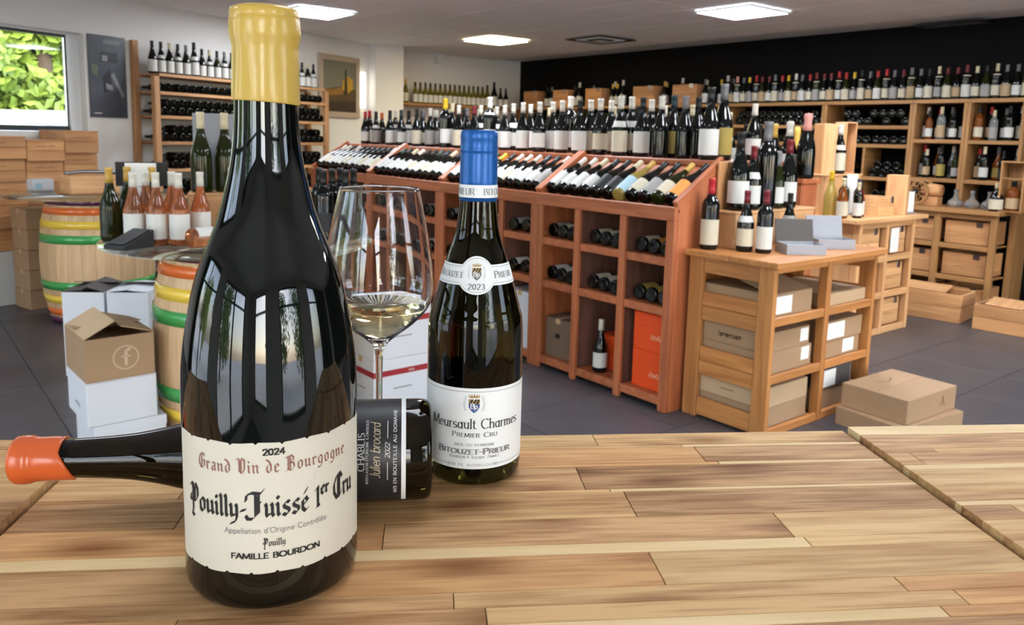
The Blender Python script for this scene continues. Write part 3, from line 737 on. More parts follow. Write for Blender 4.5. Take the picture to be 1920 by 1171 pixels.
# shoulder label: a curved band with a round medallion
zn = lambda y: front_z(cb, .030, y)
zmid, mrad = zn(516), .0158
def nb_top(u): return max(zmid+.0085, zmid+math.sqrt(max(0, mrad**2-u*u)) if abs(u) < mrad else -9)
def nb_bot(u): return min(zmid-.0085, zmid-math.sqrt(max(0, mrad**2-u*u)) if abs(u) < mrad else 9)
us2 = [-.045+i*.09/120 for i in range(121)]
# unrolled on the cone at the band's own radius so that the band keeps its width
def cone_wrap(eps):
    r0 = br(zmid)
    def fn(u, v):
        r = br(min(max(v, .13), .25)); a = PI+u/r0
        return ((r+eps)*math.cos(a), (r+eps)*math.sin(a), v)
    return fn
cw = cone_wrap(.00035); cw2 = cone_wrap(.0007)
vv, ff = [], []
for u in us2:
    t_, b_ = nb_top(u), nb_bot(u)
    for j in range(9): vv.append(cw(u, b_+(t_-b_)*j/8))
for i in range(len(us2)-1):
    for j in range(8): ff.append((i*9+j, (i+1)*9+j, (i+1)*9+j+1, i*9+j+1))
nl = new('neck_label', mesh_from('neck_label', vv, ff, True), lab_w, bb)
lp = []
for fnc, sg in ((nb_top, -1), (nb_bot, 1)):
    for a, b in zip(us2, us2[1:]):
        ya, yb = fnc(a)+sg*.0018, fnc(b)+sg*.0018
        lp.append([(a, ya), (b, yb), (b, yb+.0003), (a, ya+.0003)])
text_obj('border_line', lp, cw2, M['greyink'], nl)
for s_, u_ in (('Bitouzet', -.0262), ('Prieur', .0258)):
    pl, w = text_polys(s_, .0058, 'serif', small=.8, track=.08)
    text_obj('lettering', pl, lambda a, b: cw2(a+u_, b+zmid-.0025), M['greyink'], nl)
pl, w = text_polys('2023', .0045, 'serif', track=.12, pen=(.13, .2, .05))
text_obj('lettering', pl, lambda a, b: cw2(a, b+zmid-.0115-.0), ink, nl)
_r0 = br(zmid)
def emblem_cone(parent, zc, s):
    def shape(name, pls, m, fn): return text_obj(name, pls, lambda a, b: fn(a, b+zc), m, parent)
    shape('crest_shield', [[(-s, s*.1), (s, s*.1), (s*.98, -s*.5), (s*.6, -s*1.1), (0, -s*1.6), (-s*.6, -s*1.1), (-s*.98, -s*.5)]], M['greyink'], cw2)
    shape('crest_band', [[(-s, s*.1), (-s, s*1.0), (s, s*1.0), (s, s*.1)]], gold, cw2)
    shape('crown', [[(-s*.9, s*1.25), (s*.9, s*1.25), (s*.85, s*1.5), (-s*.85, s*1.5)]]+[[(k*s*.42-s*.2, s*1.5), (k*s*.42+s*.2, s*1.5), (k*s*.5, s*(2.1-.12*abs(k)))] for k in (-2, -1, 0, 1, 2)], gold, cw2)
    cw3 = cone_wrap(.0010)
    shape('crest_stripes', [[(-s*.9+k*s*.6, s*.15), (-s*.6+k*s*.6, s*.15), (-s*.2+k*s*.6, s*.95), (-s*.5+k*s*.6, s*.95)] for k in range(3)], ink, cw3)
    pl, w = text_polys('Bp', s*.95, 'serif', pen=(.2, .2, .08)); shape('lettering', [[(a, b-s*.75) for a, b in q] for q in pl], ink_w, cw3)
    lv = []
    for sg in (-1, 1):
        for k in range(9):
            a = -1.0+k*.27; cx, cy = sg*s*(1.5+.25*math.cos(a*1.5)), s*(.0+a*1.1)
            lv.append([(cx-sg*s*.25, cy-s*.1), (cx, cy-s*.14), (cx+sg*s*.3, cy+s*.1), (cx, cy+s*.1)])
    shape('sprays', lv, mat('pale_grey_ink', (196, 200, 204), .5), cw2)
emblem_cone(nl, zmid+.0022, .0040)
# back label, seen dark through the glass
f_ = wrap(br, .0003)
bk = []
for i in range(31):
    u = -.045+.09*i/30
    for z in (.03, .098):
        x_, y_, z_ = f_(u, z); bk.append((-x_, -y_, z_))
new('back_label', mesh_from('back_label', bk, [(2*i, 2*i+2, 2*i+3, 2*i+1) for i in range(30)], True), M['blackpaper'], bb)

# bottle lying behind the magnum
q0, q1 = Vector((.3442, .5315, 0)), Vector((.0672, .6966, 0))
ax = (q1-q0); ln = ax.length; ax.normalize()
RC = .0410
cprof = spline([(RC, .012), (RC, .06), (RC, .115), (.0402, .140), (.0362, .160), (.0310, .178), (.0262, .196), (.0218, .214), (.0182, .234), (.0163, .254), (.0152, .275)])
cp_full = [(0, .012), (.02, .009), (.032, .0006), (.036, 0), (.0388, .0018), (.0403, .005)]+cprof+[(.0148, ln-.004), (0, ln-.004)]
crr = rlookup(cp_full[5:])
lz_ = ax; lxn = Vector((0, 0, -1))     # neck along ax; label side (-X) first turned to the sky, then rolled to the lens
roll_ = math.radians(62)
up_ = Vector((0, 0, 1)); near_ = Vector((ax.y, -ax.x, 0))
if near_.dot(Vector((-.5, -.6, 0))) < 0: near_ = -near_
lab_dir = (up_*math.cos(roll_)+near_*math.sin(roll_)).normalized()
Xl = -lab_dir; Zl = ax; Yl = Zl.cross(Xl)
mm = Matrix((Xl, Yl, Zl)).transposed().to_4x4(); mm.translation = (q0.x, q0.y, TZ+RC+.0004)
ch = tag(empty('chablis_bottle'), 'dark wine bottle lying on its side with orange wax capsule and black label', 'wine bottle')
ch.matrix_world = mm
new('glass_body', lathe_mesh('chablis_glass', cp_full, 112), fg_olive, ch)
wo = spline([(.0170, ln-.036), (.0172, ln-.03), (.0170, ln-.022), (.0172, ln-.016), (.0184, ln-.012), (.0186, ln-.006), (.0176, ln-.001), (.014, ln+.001)], 4)
me = lathe_mesh('wax', [(.0153, ln-.0365)]+wo+[(0, ln+.0015)], 80)
for v in me.vertices:
    a = math.atan2(v.co.y, v.co.x); k = 1+.012*math.sin(3*a+v.co.z*110)+.01*math.sin(6*a-v.co.z*80)
    v.co.x *= k; v.co.y *= k
    if v.co.z < ln-.02: v.co.z -= .010*max(0, math.cos(a-PI*.55))*(1-(v.co.z-(ln-.0365))/.0165)
new('wax_capsule', me, wax_o, ch)
cl_ = sheet('label', crr, .00025, -.054, .054, lambda u: .104, lambda u: .0215, lab_k, ch, 50, 3)
sheet('label_edge', crr, .0005, -.054, .054, lambda u: .0245, lambda u: .0210, lab_w, cl_, 50, 1)
uo = -.005
put(cl_, 'CHABLIS', .0050, .0530, crr, ink_w, 'serif', u=uo-.001, track=.10, pen=(.13, .2, .05), width=.029)
put(cl_, "Appellation D'Origine Contrôlée", .0022, .0500, crr, ink_w, 'serif', u=uo-.001, small=.8, track=.08, width=.0516)
put(cl_, 'Julien brocard', .0076, .0410, crr, mat('cream_ink', (214, 196, 164), .5), 'thin', u=uo, slant=.28, pen=(.075, .6, .045), track=-.02, width=.0437)
put(cl_, '2022', .0036, .0335, crr, ink_w, 'thin', u=uo, slant=.15, pen=(.1, .3, .06), width=.0117)
text_obj('label_rule', [[(a+k*.00145, .0349), (a+(k+1)*.00145, .0349), (a+(k+1)*.00145, .0354), (a+k*.00145, .0354)] for a in (uo-.0235, uo+.009) for k in range(10)], lambda a, b: wrap(crr, .0006)(a, b), ink_w, cl_)
put(cl_, 'MIS EN BOUTEILLE AU DOMAINE', .0024, .0282, crr, ink_w, 'sans', u=uo-.001, track=.13, pen=(.13, 0, .13), width=.071)

# wine glass
dg = ray(711, 600); dg = Vector((dg.x, dg.y, 0)).normalized()
cg = Vector((dg.x*.785, dg.y*.785, TZ))
glass = mat('crystal', (255, 255, 255), 0.0, trans=1.0, ior=1.42)
outer = spline([(.0035, .012), (.0033, .03), (.0034, .06), (.0042, .080), (.0068, .089), (.017, .099), (.035, .113), (.0482, .128), (.0543, .144), (.0541, .160), (.0503, .190), (.0442, .222), (.0388, .2470)], 6)
inner = spline([(.0381, .2470), (.0434, .222), (.0495, .190), (.0533, .160), (.0535, .144), (.0474, .1285), (.0335, .114), (.0155, .101), (.004, .095)], 6)
gp = [(0, .0), (.036, 0), (.0372, .0006), (.0368, .0016), (.022, .0036), (.008, .0065), (.0045, .0095)]+outer+[(.0384, .2477)]+inner+[(0, .0942)]
wg = tag(empty('wine_glass', cg), 'tall clear stemmed wine glass with white wine behind the lying bottle', 'wine glass')
new('bowl_and_stem', lathe_mesh('wine_glass', gp, 112), glass, wg)
wz = .131
win = [(r-.0001, z) for r, z in inner[::-1] if z < wz-.001]
rw = rlookup([(r, z) for r, z in inner[::-1]])(wz)
wine_p = [(0, .0944)]+win+[(rw-.0001, wz), (0, wz)]
wm = new('white_wine', lathe_mesh('white_wine', wine_p, 112), mat('white_wine', (246, 236, 186), 0.0, trans=1.0, ior=1.33), None, cg)
tag(wm, 'small pour of pale white wine in the stemmed glass', 'wine')
# ------------------------------------------------------------------ bottle library for the shop
BURG = [(0, .006), (.03, 0), (.036, 0), (.0405, .006), (.041, .02), (.041, .125), (.0395, .145), (.034, .166), (.026, .19), (.0195, .212), (.0155, .235), (.0143, .26), (.0143, .296), (0, .296)]
BORD = [(0, .006), (.028, 0), (.034, 0), (.0368, .005), (.0375, .015), (.0375, .178), (.0365, .192), (.031, .207), (.022, .219), (.0165, .228), (.0146, .24), (.0143, .296), (0, .296)]
CHAM = [(0, .006), (.03, 0), (.038, 0), (.0425, .006), (.0435, .02), (.0435, .12), (.0415, .145), (.0355, .172), (.027, .2), (.0205, .225), (.0165, .25), (.0155, .298), (0, .298)]
CAPP = {'burg': [(.0146, .238), (.0163, .238), (.0152, .262), (.0152, .286), (.0158, .287), (.0158, .298), (.0145, .3), (0, .3)],
        'bord': [(.0150, .234), (.0158, .234), (.0152, .25), (.0152, .286), (.0158, .287), (.0158, .298), (.0145, .3), (0, .3)],
        'cham': [(.0222, .224), (.0225, .224), (.0182, .25), (.0172, .27), (.0205, .283), (.0205, .292), (.017, .304), (0, .306)]}
PROF = {'burg': BURG, 'bord': BORD, 'cham': CHAM}
def band_mesh(name, r, z0, z1, half, n=10):
    v = []
    for i in range(n+1):
        a = PI-half+2*half*i/n
        v += [(r*math.cos(a), r*math.sin(a), z0), (r*math.cos(a), r*math.sin(a), z1)]
    return mesh_from(name, v, [(2*i, 2*i+2, 2*i+3, 2*i+1) for i in range(n)], True)
def neck_mesh(k_):
    zs = (.147, .157, .167, .177) if k_ == 'burg' else (.2, .206, .212) if k_ == 'bord' else (.15, .16, .17)
    def rad(z):
        pr = PROF[k_]
        for (r0, z0), (r1, z1) in zip(pr[1:], pr[2:]):
            if z0 <= z <= z1 and z1 > z0: return r0+(r1-r0)*(z-z0)/(z1-z0)
    n, m_ = 12, len(zs); v = []
    for i in range(n+1):
        a = PI-1.1+2.2*i/n
        v += [((rad(z)+.0012)*math.cos(a), (rad(z)+.0012)*math.sin(a), z) for z in zs]
    return mesh_from('neck_label', v, [(i*m_+j, (i+1)*m_+j, (i+1)*m_+j+1, i*m_+j+1) for i in range(n) for j in range(m_-1)], True)
LIB = {}
for k_ in PROF:
    R_ = PROF[k_][4][0]
    LIB[k_] = dict(body=lathe_mesh('bottle_glass', PROF[k_], 24), cap=lathe_mesh('bottle_capsule', CAPP[k_], 14),
                   lab=band_mesh('bottle_label', R_+.0009, .03, .115, 1.25, 16), big=band_mesh('bottle_label', R_+.0009, .022, .128, 1.35, 16), r=R_,
                   neck=neck_mesh(k_))
def bottle(kind, loc, label, group=None, glass='dark', cap='white', lab='white', sc=1.0, rz=None, rot=None, big=False, neck=None, cat='wine bottle'):
    L_ = LIB[kind]
    rt = rot if rot is not None else (0, 0, math.atan2(loc[1], loc[0])+(rz or 0))
    o = new('wine_bottle', L_['body'], GL[glass], None, loc, rt)
    o.scale = (sc,)*3 if not isinstance(sc, tuple) else sc
    if cap: new('capsule', L_['cap'], CAP[cap], o)
    if lab: new('label', L_['big' if big else 'lab'], LAB[lab], o)
    if neck: new('neck_label', L_['neck'], LAB[neck], o)
    return tag(o, label, cat, group)
GW = {'dark': 'dark', 'green': 'green', 'olive': 'olive green', 'pale': 'pale', 'rose': 'rosé', 'amber': 'amber', 'red': 'reddish', 'clear': 'clear'}
def stuff_bottles(name, places, m, label, rotfn):
    """many look-alike lying bottles too many to count, one mesh"""
    src = LIB['burg']['body']; vs = [v.co.copy() for v in src.vertices]; fs = [tuple(p.vertices) for p in src.polygons]
    v, f = [], []
    for p in places:
        mt = rotfn(p); k0 = len(v)
        v += [mt @ q for q in vs]; f += [tuple(i+k0 for i in t) for t in fs]
    o = new(name, mesh_from(name, v, f, True), m); o['kind'] = 'stuff'
    return tag(o, label, 'wine bottles')

# ------------------------------------------------------------------ redwood cabinets
CX, CY0, CW = 3.11, 2.57, 1.072
CABW = ['beside the slatted crate table', 'second from the slatted crate table', 'third from the slatted crate table', 'farthest from the slatted crate table']
LEDGE = 1.30
sl_ang = math.atan2(.225, .35)
for k in range(4):
    y0, y1 = CY0+CW*k, CY0+CW*(k+1)
    t = tag(empty('wine_cabinet', (CX, y0, 0)), 'redwood pigeonhole wine cabinet with a slanted display top, '+CABW[k], 'wine cabinet', 'redwood wine cabinets')
    rw_ = M['redwood']; ri = M['redwood_in']
    w = CW
    # side panels follow the slanted profile
    sp = [(.012, 0), (.92, 0), (.92, LEDGE-.03), (.385, LEDGE-.03), (.012, 1.04)]
    prism('side_panel', sp, 'y', .001, .022, rw_[2], t); prism('side_panel', sp, 'y', w-.022, w-.001, rw_[2], t)
    cw_ = w/3
    for i in range(4):
        wd = .055 if i in (0, 3) else .045
        ya = {0: .0, 3: w-wd}.get(i, cw_*i-wd/2)
        box('post', -.014, .012, ya+.001, ya+wd-.001, 0, 1.0, rw_, t)
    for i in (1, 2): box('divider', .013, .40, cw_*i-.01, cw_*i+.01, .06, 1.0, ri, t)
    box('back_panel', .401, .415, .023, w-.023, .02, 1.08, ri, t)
    box('front_rail', -.016, .012, .0005, w-.0005, 1.0, 1.072, rw_, t)
    for zs, nm in ((.786, 'shelf'), (.526, 'shelf')):
        for i in range(3): box(nm, -.004, .40, cw_*i+.0235, cw_*(i+1)-.0235, zs-.022, zs+.022, rw_, t)
    for i in range(3): box('bottom_board', -.008, .40, cw_*i+.0235, cw_*(i+1)-.0235, .03, .075, rw_, t)
    box('plinth', .02, .4, .023, w-.023, 0, .029, M['darkmetal'], t)
    # slanted display board
    sb = box('slanted_board', -.225, .225, .023, w-.023, -.008, .008, rw_, t); sb.location = (.205, w/2, 1.148); sb.rotation_euler = (0, -sl_ang, 0)
    box('fascia', .38, .40, .023, w-.023, 1.215, LEDGE-.03, rw_, t)
    box('ledge', .365, .93, .0005, w-.0005, LEDGE-.03, LEDGE, rw_, t)
    # raised sloping rails close the display at both ends
    for ya in (.0, w-.03):
        r_ = box('slanted_rail', -.235, .19, ya+.001, ya+.029, -.02, .075, rw_, t); r_.location = (.196, ya+.015, 1.172); r_.rotation_euler = (0, -sl_ang, 0)

# bottles on the slanted boards
cnt = 0
SLANT = [('orange', 'black'), ('cream', 'gold'), ('grey', 'black'), ('cream', 'black'), ('blue', 'gold'), ('black', 'cream'), ('black', 'black'), ('white', 'black'), ('white', 'cream'), ('white', 'white'), ('white', 'white')]
rowname = ['on the slope nearest the crate table', 'on the second display slope', 'on the third display slope', 'on the farthest display slope']
for k in range(4):
    n = 11
    for i in range(n):
        y = CY0+CW*k+.075+i*(CW-.15)/(n-1)
        lb, cp_ = SLANT[i] if k == 0 else (random.choice(['white', 'white', 'white', 'cream']), random.choice(['black', 'black', 'white', 'green', 'teal', 'cream'] if k < 3 else ['black', 'black', 'white']))
        if k == 1 and i == 0: lb, cp_ = 'grey', 'white'
        if k == 1 and i == 7: cp_ = 'yellow'
        gl_ = 'pale' if (k == 0 and i == 4) else ('green' if (k == 0 and i == 1) else 'dark')
        a = sl_ang
        r = LIB['burg']['r']
        nx = Vector((-math.sin(a), 0, math.cos(a)))*(r+.009); base = Vector((CX+.03, y, 1.148-.178*math.sin(a)/math.cos(a)*1.0)) + nx
        base.z = 1.148+(.03-.205)*math.tan(a)+ (r+.009)/math.cos(a); base.x = CX+.03
        o = bottle('burg', base, '%s label %s capsule bottle, %s from the right %s' % (lb, cp_, ordinal(i), rowname[k]), 'bottles lying on the display slopes', gl_, cp_, lb, rot=(0, PI/2-a, 0), big=(i % 2 == 0), sc=(1, 1, 1.12))
# bottles lying in the pigeonholes
for k in range(4):
    for i in range(3):
        yc = CY0+CW*k+CW/3*(i+.5)
        if yc > 6.0: continue
        for zs, rn in ((.786, 'upper'), (.526, 'lower')):
            for j in range(3):
                y = yc-.098+.096*j
                lb = random.choice(['white', 'white', 'cream', 'grey']) if not (k == 0 and i == 0 and zs > .7 and j == 1) else 'orange'
                if k == 0 and i == 0 and zs < .7: lb = 'gold'
                cn = k*3+i
                bottle('burg', (CX+.022+.012*((j*7+i*3+k) % 3), y, zs+.0225+.041), '%s label bottle, %s of three in the %s pigeonhole, %s column from the crate table' % (lb, ['right', 'middle', 'left'][j], rn, ordinal(cn)),
                       'bottles lying in the pigeonholes', 'dark', None, lb, rot=(0, PI/2, 0), big=True)
# standing bottles on the ledge
def relax(ps, gap):
    """push neighbours on one line apart: ps = [(coordinate, radius)] -> coordinates"""
    idx = sorted(range(len(ps)), key=lambda i: ps[i][0]); c = [p[0] for p in ps]
    for _ in range(60):
        for a, b in zip(idx, idx[1:]):
            need = ps[a][1]+ps[b][1]+gap-(c[b]-c[a])
            if need > 0: c[a] -= need/2; c[b] += need/2
    return c
TOP = [(685, 'red', 'white', 1.0), (693, 'red', 'white', 1.05), (705, 'black', 'grey', 1.0), (716, 'orange', 'black', 1.0), (731, 'black', 'white', 1.02), (741, 'white', 'white', 1.04), (752, 'teal', 'white', 1.03), (766, 'black', 'white', 1.05), (781, 'black', 'cream', 1.05), (793, 'grey', 'cream', 1.03), (806, 'white', 'grey', 1.06), (818, 'white', 'grey', 1.05),
 (834, 'yellow', 'white', 1.3), (847, 'cream', 'white', 1.2), (859, 'white', 'cream', 1.12), (875, 'grey', 'white', 1.08), (888, 'wine red', 'white', 1.08), (900, 'white', 'white', 1.12), (917, 'white', 'white', 1.3), (930, 'white', 'white', 1.1), (945, 'white', 'white', 1.08), (961, 'white', 'white', 1.14),
 (979, 'white', 'white', 1.14), (993, 'white', 'white', 1.14), (1010, 'white', 'white', 1.14), (1035, 'white', 'white', 1.16), (1052, 'white', 'white', 1.16), (1067, 'white', 'white', 1.3), (1085, 'black', 'white', 1.16), (1105, 'white', 'cream', 1.18), (1123, 'white', 'cream', 1.18), (1143, 'white', 'cream', 1.18), (1161, 'white', 'cream', 1.2), (1181, 'white', 'cream', 1.22),
 (1202, 'black', 'white', 1.18), (1218, 'white', None, 1.18), (1237, 'white', None, 1.18), (1260, 'teal', 'gold', 1.22), (1281, 'grey', None, 1.18), (1305, 'black', None, 1.2), (1328, 'black', 'white', 1.32), (1352, 'grey', 'gold', 1.4)]
rank_x = [CX+.47+(0, .115, .0, .23)[i % 4]+(.02 if i % 4 == 2 else 0) for i in range(len(TOP))]
ty = [onx(TOP[i][0], 285, rank_x[i]).y for i in range(len(TOP))]
for rk_ in ((0, 2), (1,), (3,)):
    ids = [i for i in range(len(TOP)) if i % 4 in rk_]
    for i, c_ in zip(ids, relax([(ty[i], .042*TOP[i][3]) for i in ids], .003)): ty[i] = max(c_, 2.64)
for i, (px, cp_, lb, sc) in enumerate(TOP):
    xx = rank_x[i]
    bottle('burg' if sc < 1.25 or i > 38 else 'bord', (xx, ty[i], LEDGE), 'dark bottle, %s capsule, %s, %s from the left along the cabinet ledge' % (cp_, '%s label' % lb if lb else 'no label', ordinal(i)), 'tall bottles on the redwood cabinet ledge', 'dark', cp_, lb, sc=sc, rz=random.uniform(-.3, .3), neck='white' if i in (2, 5, 7, 17, 18, 19, 21, 32, 33) else None, big=(i % 3 != 0))
for i in range(17):   # second rank behind
    y = 2.75+i*.225
    bottle('burg', (CX+.86, y, LEDGE), '%s capsule bottle in the back rank of the ledge, %s from the crate table' % (('white', 'black', 'cream')[i % 3], ordinal(i)), 'back rank on the cabinet ledge', 'dark', ('white', 'black', 'cream')[i % 3], 'white', sc=1.08)
# things in the bottom pigeonholes
def carton(name, label, x, y, z, sx, sy, sz, rz, m, group=None, tape=True):
    """closed carton: body, two lid flaps meeting in the middle, tape"""
    t = tag(empty(name, (x, y, z), rz), label, 'carton', group)
    box('body', -sx/2, sx/2, -sy/2, sy/2, 0, sz-.004, m, t, bev=.003)
    box('lid_flap', -sx/2, sx/2, -sy/2, -.001, sz-.0038, sz, m, t, bev=.001); box('lid_flap', -sx/2, sx/2, .001, sy/2, sz-.0038, sz, m, t, bev=.001)
    if tape: box('tape', -sx/2-.0006, sx/2+.0006, -.02, .02, sz-.03, sz+.0006, M['kraft_pale'], t, bev=0)
    return t
def flat_text(parent, s, size, m, face, at, font='sans', name='print', **kw):
    """print on a carton: face 'x-' or 'y-' of its local box, centred at (h, z) on it"""
    pl, w = text_polys(s, size, font, **kw)
    if face[0] == 'x': fn = lambda a, b: (face[1], at[0]-a*(1 if face[2] < 0 else -1), at[1]+b)
    else: fn = lambda a, b: (at[0]+a, face[1], at[1]+b)
    return text_obj(name, pl, fn, m, parent)
yb = [CY0+CW/3*(i+.5) for i in range(6)]
for q, z in ((0, .0755), (1, .2808)):
    t = carton('orange_carton', 'bright orange wine carton, %s of two in the bottom pigeonhole' % ('lower', 'upper')[q], CX+.21, yb[0]-.01, z, .33, .25, .205, 0, M['orangecard'], 'orange cartons', tape=False)
    for r in range(5): flat_text(t, '########'[:8-r], .012, mat('dark_orange_ink', (170, 54, 18), .6), ('x', -.1656, -1), (.05, .16-.028*r))
    flat_text(t, '~~', .05, mat('pale_orange_ink', (240, 180, 140), .6), ('x', -.1657, -1), (-.04, .06), 'thin', slant=.2)
carton('orange_carton', 'orange carton lying behind the lone bottle in the bottom pigeonhole', CX+.26, yb[1]-.03, .0755, .25, .24, .2, .0, M['orangecard'], 'orange cartons', tape=False)
bottle('burg', (CX+.06, yb[1]+.02, .0755), 'lone dark bottle with white capsule standing in a bottom pigeonhole', None, 'dark', 'white', 'white', sc=1.02)
t = carton('wine_carton', 'dull brown carton in the bottom pigeonhole left of the lone bottle', CX+.19, yb[2]+.01, .0755, .30, .22, .24, 0, mat('dull_brown_card', (112, 92, 74), .7))
box('emblem', -.1508, -.1502, -.02, .02, .12, .15, M['ink'], t, bev=0)
t = carton('wine_carton', 'tall plain white carton in the bottom pigeonhole behind the blue capsule bottle', CX+.17, yb[3]+.0, .0755, .3, .24, .36, 0, M['whitecard'])
t = carton('wine_carton', 'teal edged white carton in the bottom pigeonhole behind the wine glass', CX+.18, yb[4], .0755, .3, .24, .30, 0, mat('teal_card', (44, 74, 92), .6))

# white carton with a red ribbon on the floor behind the glass
p = onz(722, 775, 0)
t = carton('wine_carton', 'white wine carton with red printed band standing on the floor behind the glass stem', p.x+.12, p.y+.17, 0, .34, .27, .27, .02, M['whitecard'])
t2 = carton('wine_carton', 'upper white wine carton with red printed band stacked behind the glass stem', p.x+.12, p.y+.17, .2702, .34, .27, .26, .02, M['whitecard'])
red_band = mat('red_print', (150, 34, 40), .5)
for q in (t, t2):
    box('red_band', -.1712, -.1702, -.135, .135, .18, .21, red_band, q, bev=0); box('red_band', -.17, .17, -.1362, -.1352, .18, .21, red_band, q, bev=0)
    flat_text(q, '######', .03, M['greyink'], ('x', -.1715, -1), (0, .1), 'bold')
    flat_text(q, '######', .03, M['greyink'], ('y', -.1364, -1), (0, .1), 'bold')
    flat_text(q, '~~', .02, M['cream'], ('y', -.1366, -1), (0.05, .186), 'thin', slant=.2)

# ------------------------------------------------------------------ slatted crate table
KX0, KX1, KY0, KY1, KZ = 3.20, 4.18, 2.05, 2.545, .86
t = tag(empty('crate_table', (0, 0, 0)), 'oak slatted crate table holding flat cartons on two bays of shelves', 'table')
ok = M['oak']
box('top_board', KX0-.03, KX1+.02, KY0-.03, KY0+.24, KZ-.03, KZ, ok, t); box('top_board', KX0-.03, KX1+.02, KY0+.243, KY1+.01, KZ-.03, KZ, ok, t)
zt_ = KZ-.031
for xa in (KX0, KX1-.05):
    for ya in (KY0, KY1-.085): box('post', xa, xa+.03, ya, ya+.085, 0, zt_, ok, t)
box('post', KX0+.465, KX0+.505, KY0, KY0+.05, 0, zt_, ok, t); box('post', KX0+.465, KX0+.505, KY1-.05, KY1, 0, zt_, ok, t)
for xa in (KX0+.006, KX1-.045):
    for a, b in ((.75, .828), (.585, .655), (.51, .583), (.30, .372), (.225, .298), (.012, .105)):
        box('slat', xa, xa+.02, KY0+.086, KY1-.086, a, b, ok, t)
for zs in (.575, .295, .03):
    for xa, xb in ((KX0+.031, KX0+.464), (KX0+.506, KX1-.051)):
        box('shelf_rail', xa, xb, KY0+.004, KY0+.024, zs-.03, zs+.012, ok, t); box('shelf_board', xa, xb, KY0+.03, KY1-.02, zs-.014, zs, ok, t)
box('back_board', KX0+.031, KX0+.464, KY1-.012, KY1-.004, .05, .8, ok, t)
box('front_rail', KX0+.031, KX0+.464, KY0+.004, KY0+.024, .80, .828, ok, t); box('front_rail', KX0+.506, KX1-.051, KY0+.004, KY0+.024, .80, .828, ok, t)
def labelled(name, label, x0, x1, y0, y1, z, h, m, lab=None, text=None, side=None, group='flat cartons in the crate table'):
    t = tag(empty(name, ((x0+x1)/2, (y0+y1)/2, z)), label, 'carton', group)
    sx, sy = x1-x0, y1-y0
    box('body', -sx/2, sx/2, -sy/2, sy/2, 0, h-.004, m, t, bev=.002)
    box('lid_flap', -sx/2, sx/2, -sy/2, -.001, h-.0038, h, m, t, bev=.001); box('lid_flap', -sx/2, sx/2, .001, sy/2, h-.0038, h, m, t, bev=.001)
    if lab: box('shipping_label', lab[0], lab[1], -sy/2-.0012, -sy/2-.0004, lab[2], lab[3], M['white'], t, bev=0)
    if text: flat_text(t, text, .026, M['brownink'], ('x', -sx/2-.0008, -1), (0, h*.35), side or 'sans', track=.15)
    return t
A0, A1, B0, B1 = KX0+.036, KX0+.44, KX0+.52, KX1-.06
t = labelled('wine_carton', 'open kraft carton with white label in the top left bay of the crate table', A0, A1-.05, KY0+.035, KY1-.03, .5752, .12, M['kraft'], (-.155, .0, .02, .105), 'Domaine Roche Bellene', 'serif')
f_ = box('raised_flap', -.17, .17, -.11, .11, -.002, .002, M['kraft'], t); f_.location = (.01, -.1, .145); f_.rotation_euler = (.25, 0, 0)
labelled('wine_carton', 'flattened kraft carton in the top right bay of the crate table', B0, B1, KY0+.035, KY1-.06, .5752, .07, M['kraft_pale'])
labelled('wine_carton', 'kraft carton with small white label, lower of two in the middle left bay', A0, A1-.02, KY0+.035, KY1-.03, .2952, .115, M['kraft'], (.1, .17, .04, .105), 'lorenzon', 'bold')
labelled('wine_carton', 'kraft carton with small white label, upper of two in the middle left bay', A0, A1-.04, KY0+.04, KY1-.03, .4105, .095, M['kraft'], (.1, .17, .02, .085), 'lorenzon', 'bold')
labelled('wine_carton', 'kraft carton with white label, lower of two in the middle right bay', B0, B1-.03, KY0+.035, KY1-.03, .2952, .10, M['kraft'], (.02, .13, .02, .09))
labelled('wine_carton', 'kraft carton with wide white label, upper of two in the middle right bay', B0, B1-.02, KY0+.03, KY1-.03, .3955, .105, M['kraft'], (-.16, .01, .01, .095))
labelled('wine_carton', 'printed kraft carton, lower of two in the bottom left bay', A0, A1-.03, KY0+.035, KY1-.03, .0302, .105, M['kraft'], None, '### ## #####', 'bold')
labelled('wine_carton', 'printed kraft carton, upper of two in the bottom left bay', A0, A1-.03, KY0+.035, KY1-.03, .1355, .10, M['kraft_pale'], None, '####', 'bold')
labelled('wine_carton', 'kraft carton, lower of two in the bottom right bay', B0, B1-.05, KY0+.035, KY1-.03, .0302, .11, M['kraft'])
labelled('wine_carton', 'dark carton with white label, upper of two in the bottom right bay', B0, B1-.10, KY0+.03, KY1-.03, .1405, .11, M['darkcard'], (-.13, -.0, .01, .1))
# on the crate table
def on(px, py, z, dx=0, dy=0):
    p = onz(px, py, z); return (p.x+dx, p.y+dy, z)
def crate_bottle(kind, loc, label, **kw): return bottle(kind, loc, label, 'bottles on the crate table', **kw)
crate_bottle('bord', (3.275, 2.492, KZ), 'red capsule magnum with large cream label beside the cabinet side', cap='red', lab='cream', sc=1.2, big=True)
crate_bottle('burg', (3.37, 2.345, KZ), 'dark bottle with wine red capsule and white neck label beside the cream label magnum', cap='wine red', lab='cream', neck='white', sc=1.02)
crate_bottle('bord', (3.41, 2.262, KZ), 'straight shouldered bottle with wine red capsule and white label by the grey gift box', cap='wine red', lab='white', sc=1.04, big=True)
crate_bottle('burg', (3.735, 2.335, KZ), 'dark bottle with crest label standing between the open grey gift boxes', cap='black', lab='cream', neck='grey', sc=.95)
t = tag(empty('display_riser', (3.79, 2.482, KZ)), 'low pine riser box on the crate table carrying the back bottles', 'riser')
box('front_board', -.4, .33, -.06, -.048, 0, .175, M['pine'], t); box('back_board', -.4, .33, .048, .06, 0, .175, M['pine'], t)
